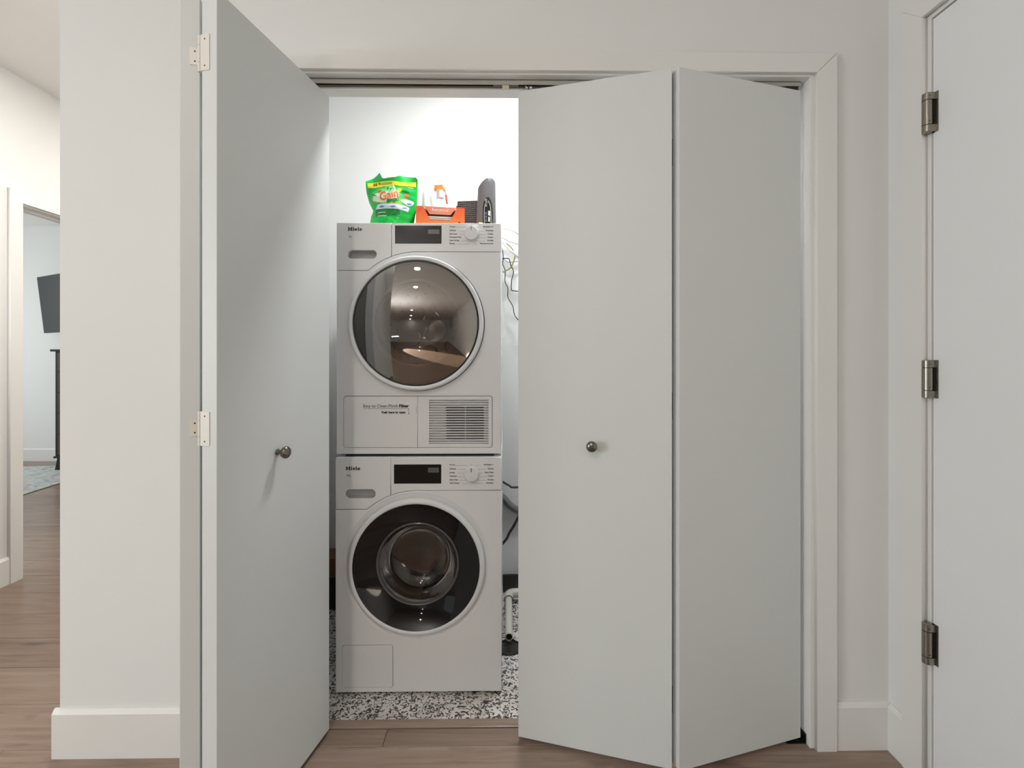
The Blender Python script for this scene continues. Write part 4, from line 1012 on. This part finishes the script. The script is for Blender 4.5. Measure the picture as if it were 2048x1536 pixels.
for i in range(-5, 6):
    h = math.sqrt(0.044**2-(i*0.0078)**2)
    gb.box((i*0.0078-0.0008, -h, 0.0012), (i*0.0078+0.0008, h, 0.0028)); gb.box((-h, i*0.0078-0.0008, 0.0013), (h, i*0.0078+0.0008, 0.0029))
tag(gb.build('drain_grid', M['portmetal'], dg), kind='stuff')
fw = MB().tube([(-0.10, 1.96, 0.004), (-0.02, 1.945, 0.004), (0.02, 1.96, 0.0045), (0.07, 1.935, 0.004), (0.25, 1.98, 0.004)], 0.0035, 8, 6).build('floor_wire', M['cable_black'])
tag(fw, 'black wire lying across the speckled floor behind the drain', 'wire')
kb = MB().box((-0.96, 2.20, 0), (-0.62, 2.34, 0.146), 0.006).build('dark_shade_block', M['dark'])  # dark block added as the shade below the brown carton
tag(kb, 'dark block in place of the shade under the brown carton left of the washer', 'case')
bb = MB(); bb.box((-0.94, 2.21, 0.1465), (-0.64, 2.33, 0.238), 0.002); bbx = bb.build('brown_carton', M['brownbox'])
tag(bbx, 'brown carton resting on the dark block left of the washer', 'carton')

# ------------------------------------------------------------------ bedroom
tv = empty('television', (-5.190, 5.29, 1.462), 'dark flat television tilted down on the bedroom wall', 'television')
ex = Vector((0.891, -0.454, 0)); ez = Vector((0.012, -0.08, 0.614)); ez = (Vector((0, -0.13, 0.99))).normalized()
ny = ex.cross(ez).normalized()     # points to the back
if ny.y < 0: ny = -ny
def tvbox(a0, a1, b0, b1, c0, c1):
    f = lambda a, b, c_: ex*a+ez*b+ny*c_
    m = MB(); m.hexa([f(a0, b0, c0), f(a1, b0, c0), f(a1, b0, c1), f(a0, b0, c1)], [f(a0, b1, c0), f(a1, b1, c0), f(a1, b1, c1), f(a0, b1, c1)]); return m
tvbox(0, 1.1, 0, 0.62, 0, 0.035).build('bezel', M['tvb'], tv)
tvbox(0.008, 1.092, 0.012, 0.612, -0.001, 0.001).build('screen', M['tv'], tv)
arm0 = ex*0.55+ez*0.31+ny*0.035
MB().tube([arm0, arm0+Vector((0.05, 0.12, 0)), (arm0.x, 0.125, 0.30)], 0.018, 10, 1).build('wall_arm', M['tvb'], tv)

ds = empty('dresser', (-4.74, 4.95, 0), 'tall dark green wooden dresser below the television', 'dresser')
w_ = 0.95
MB().box((-0.033, -0.025, 1.253), (w_+0.033, 0.45, 1.276), 0.003).build('dresser_top', M['dresser'], ds)
MB().box((0, 0.0, 0.15), (w_, 0.44, 1.253), 0.003).build('carcass', M['dresser'], ds)
MB().box((-0.012, -0.012, 0.132), (w_+0.012, 0.445, 0.152), 0.003).build('base_rail', M['dresser'], ds)
zs = [0.162, 0.382, 0.602, 0.822, 1.040, 1.246]
for a, c_ in zip(zs, zs[1:]):
    d_ = MB().box((0.030, -0.008, a+0.004), (w_-0.030, 0.004, c_-0.004), 0.003).build('drawer', M['dresser_front'], ds)
    for xx in (0.25, 0.70):
        MB().lathe([(0, 0), (0.006, 0), (0.008, -0.018), (0.013, -0.024), (0, -0.028)], (xx, -0.008, (a+c_)/2), (0, 1, 0), 16).build('drawer_knob', M['dresser'], d_)
for xx, s in ((0.02, -1), (w_-0.07, 1)):
    for yy in (0.0, 0.38):
        m = MB(); m.hexa([(xx+s*0.025, yy, 0.0065), (xx+s*0.025+0.05, yy, 0.0065), (xx+s*0.025+0.05, yy+0.05, 0.0065), (xx+s*0.025, yy+0.05, 0.0065)], [(xx, yy, 0.132), (xx+0.06, yy, 0.132), (xx+0.06, yy+0.055, 0.132), (xx, yy+0.055, 0.132)])
        m.build('leg', M['dresser'], ds)
rg = empty('rug', (-4.19, 4.20, 0), 'worn teal and white area rug on the bedroom floor', 'rug', rot=(0, 0, math.radians(5.7)))
MB().box((-2.0, -1.2, 0.0003), (0, 1.02, 0.0062), 0.002).build('rug_pile', M['rug'], rg)
eb = MB(); eb.box((0, -1.2, 0.0003), (0.006, 1.02, 0.0058), 0.001); eb.build('rug_binding', M['rug_edge'], rg)
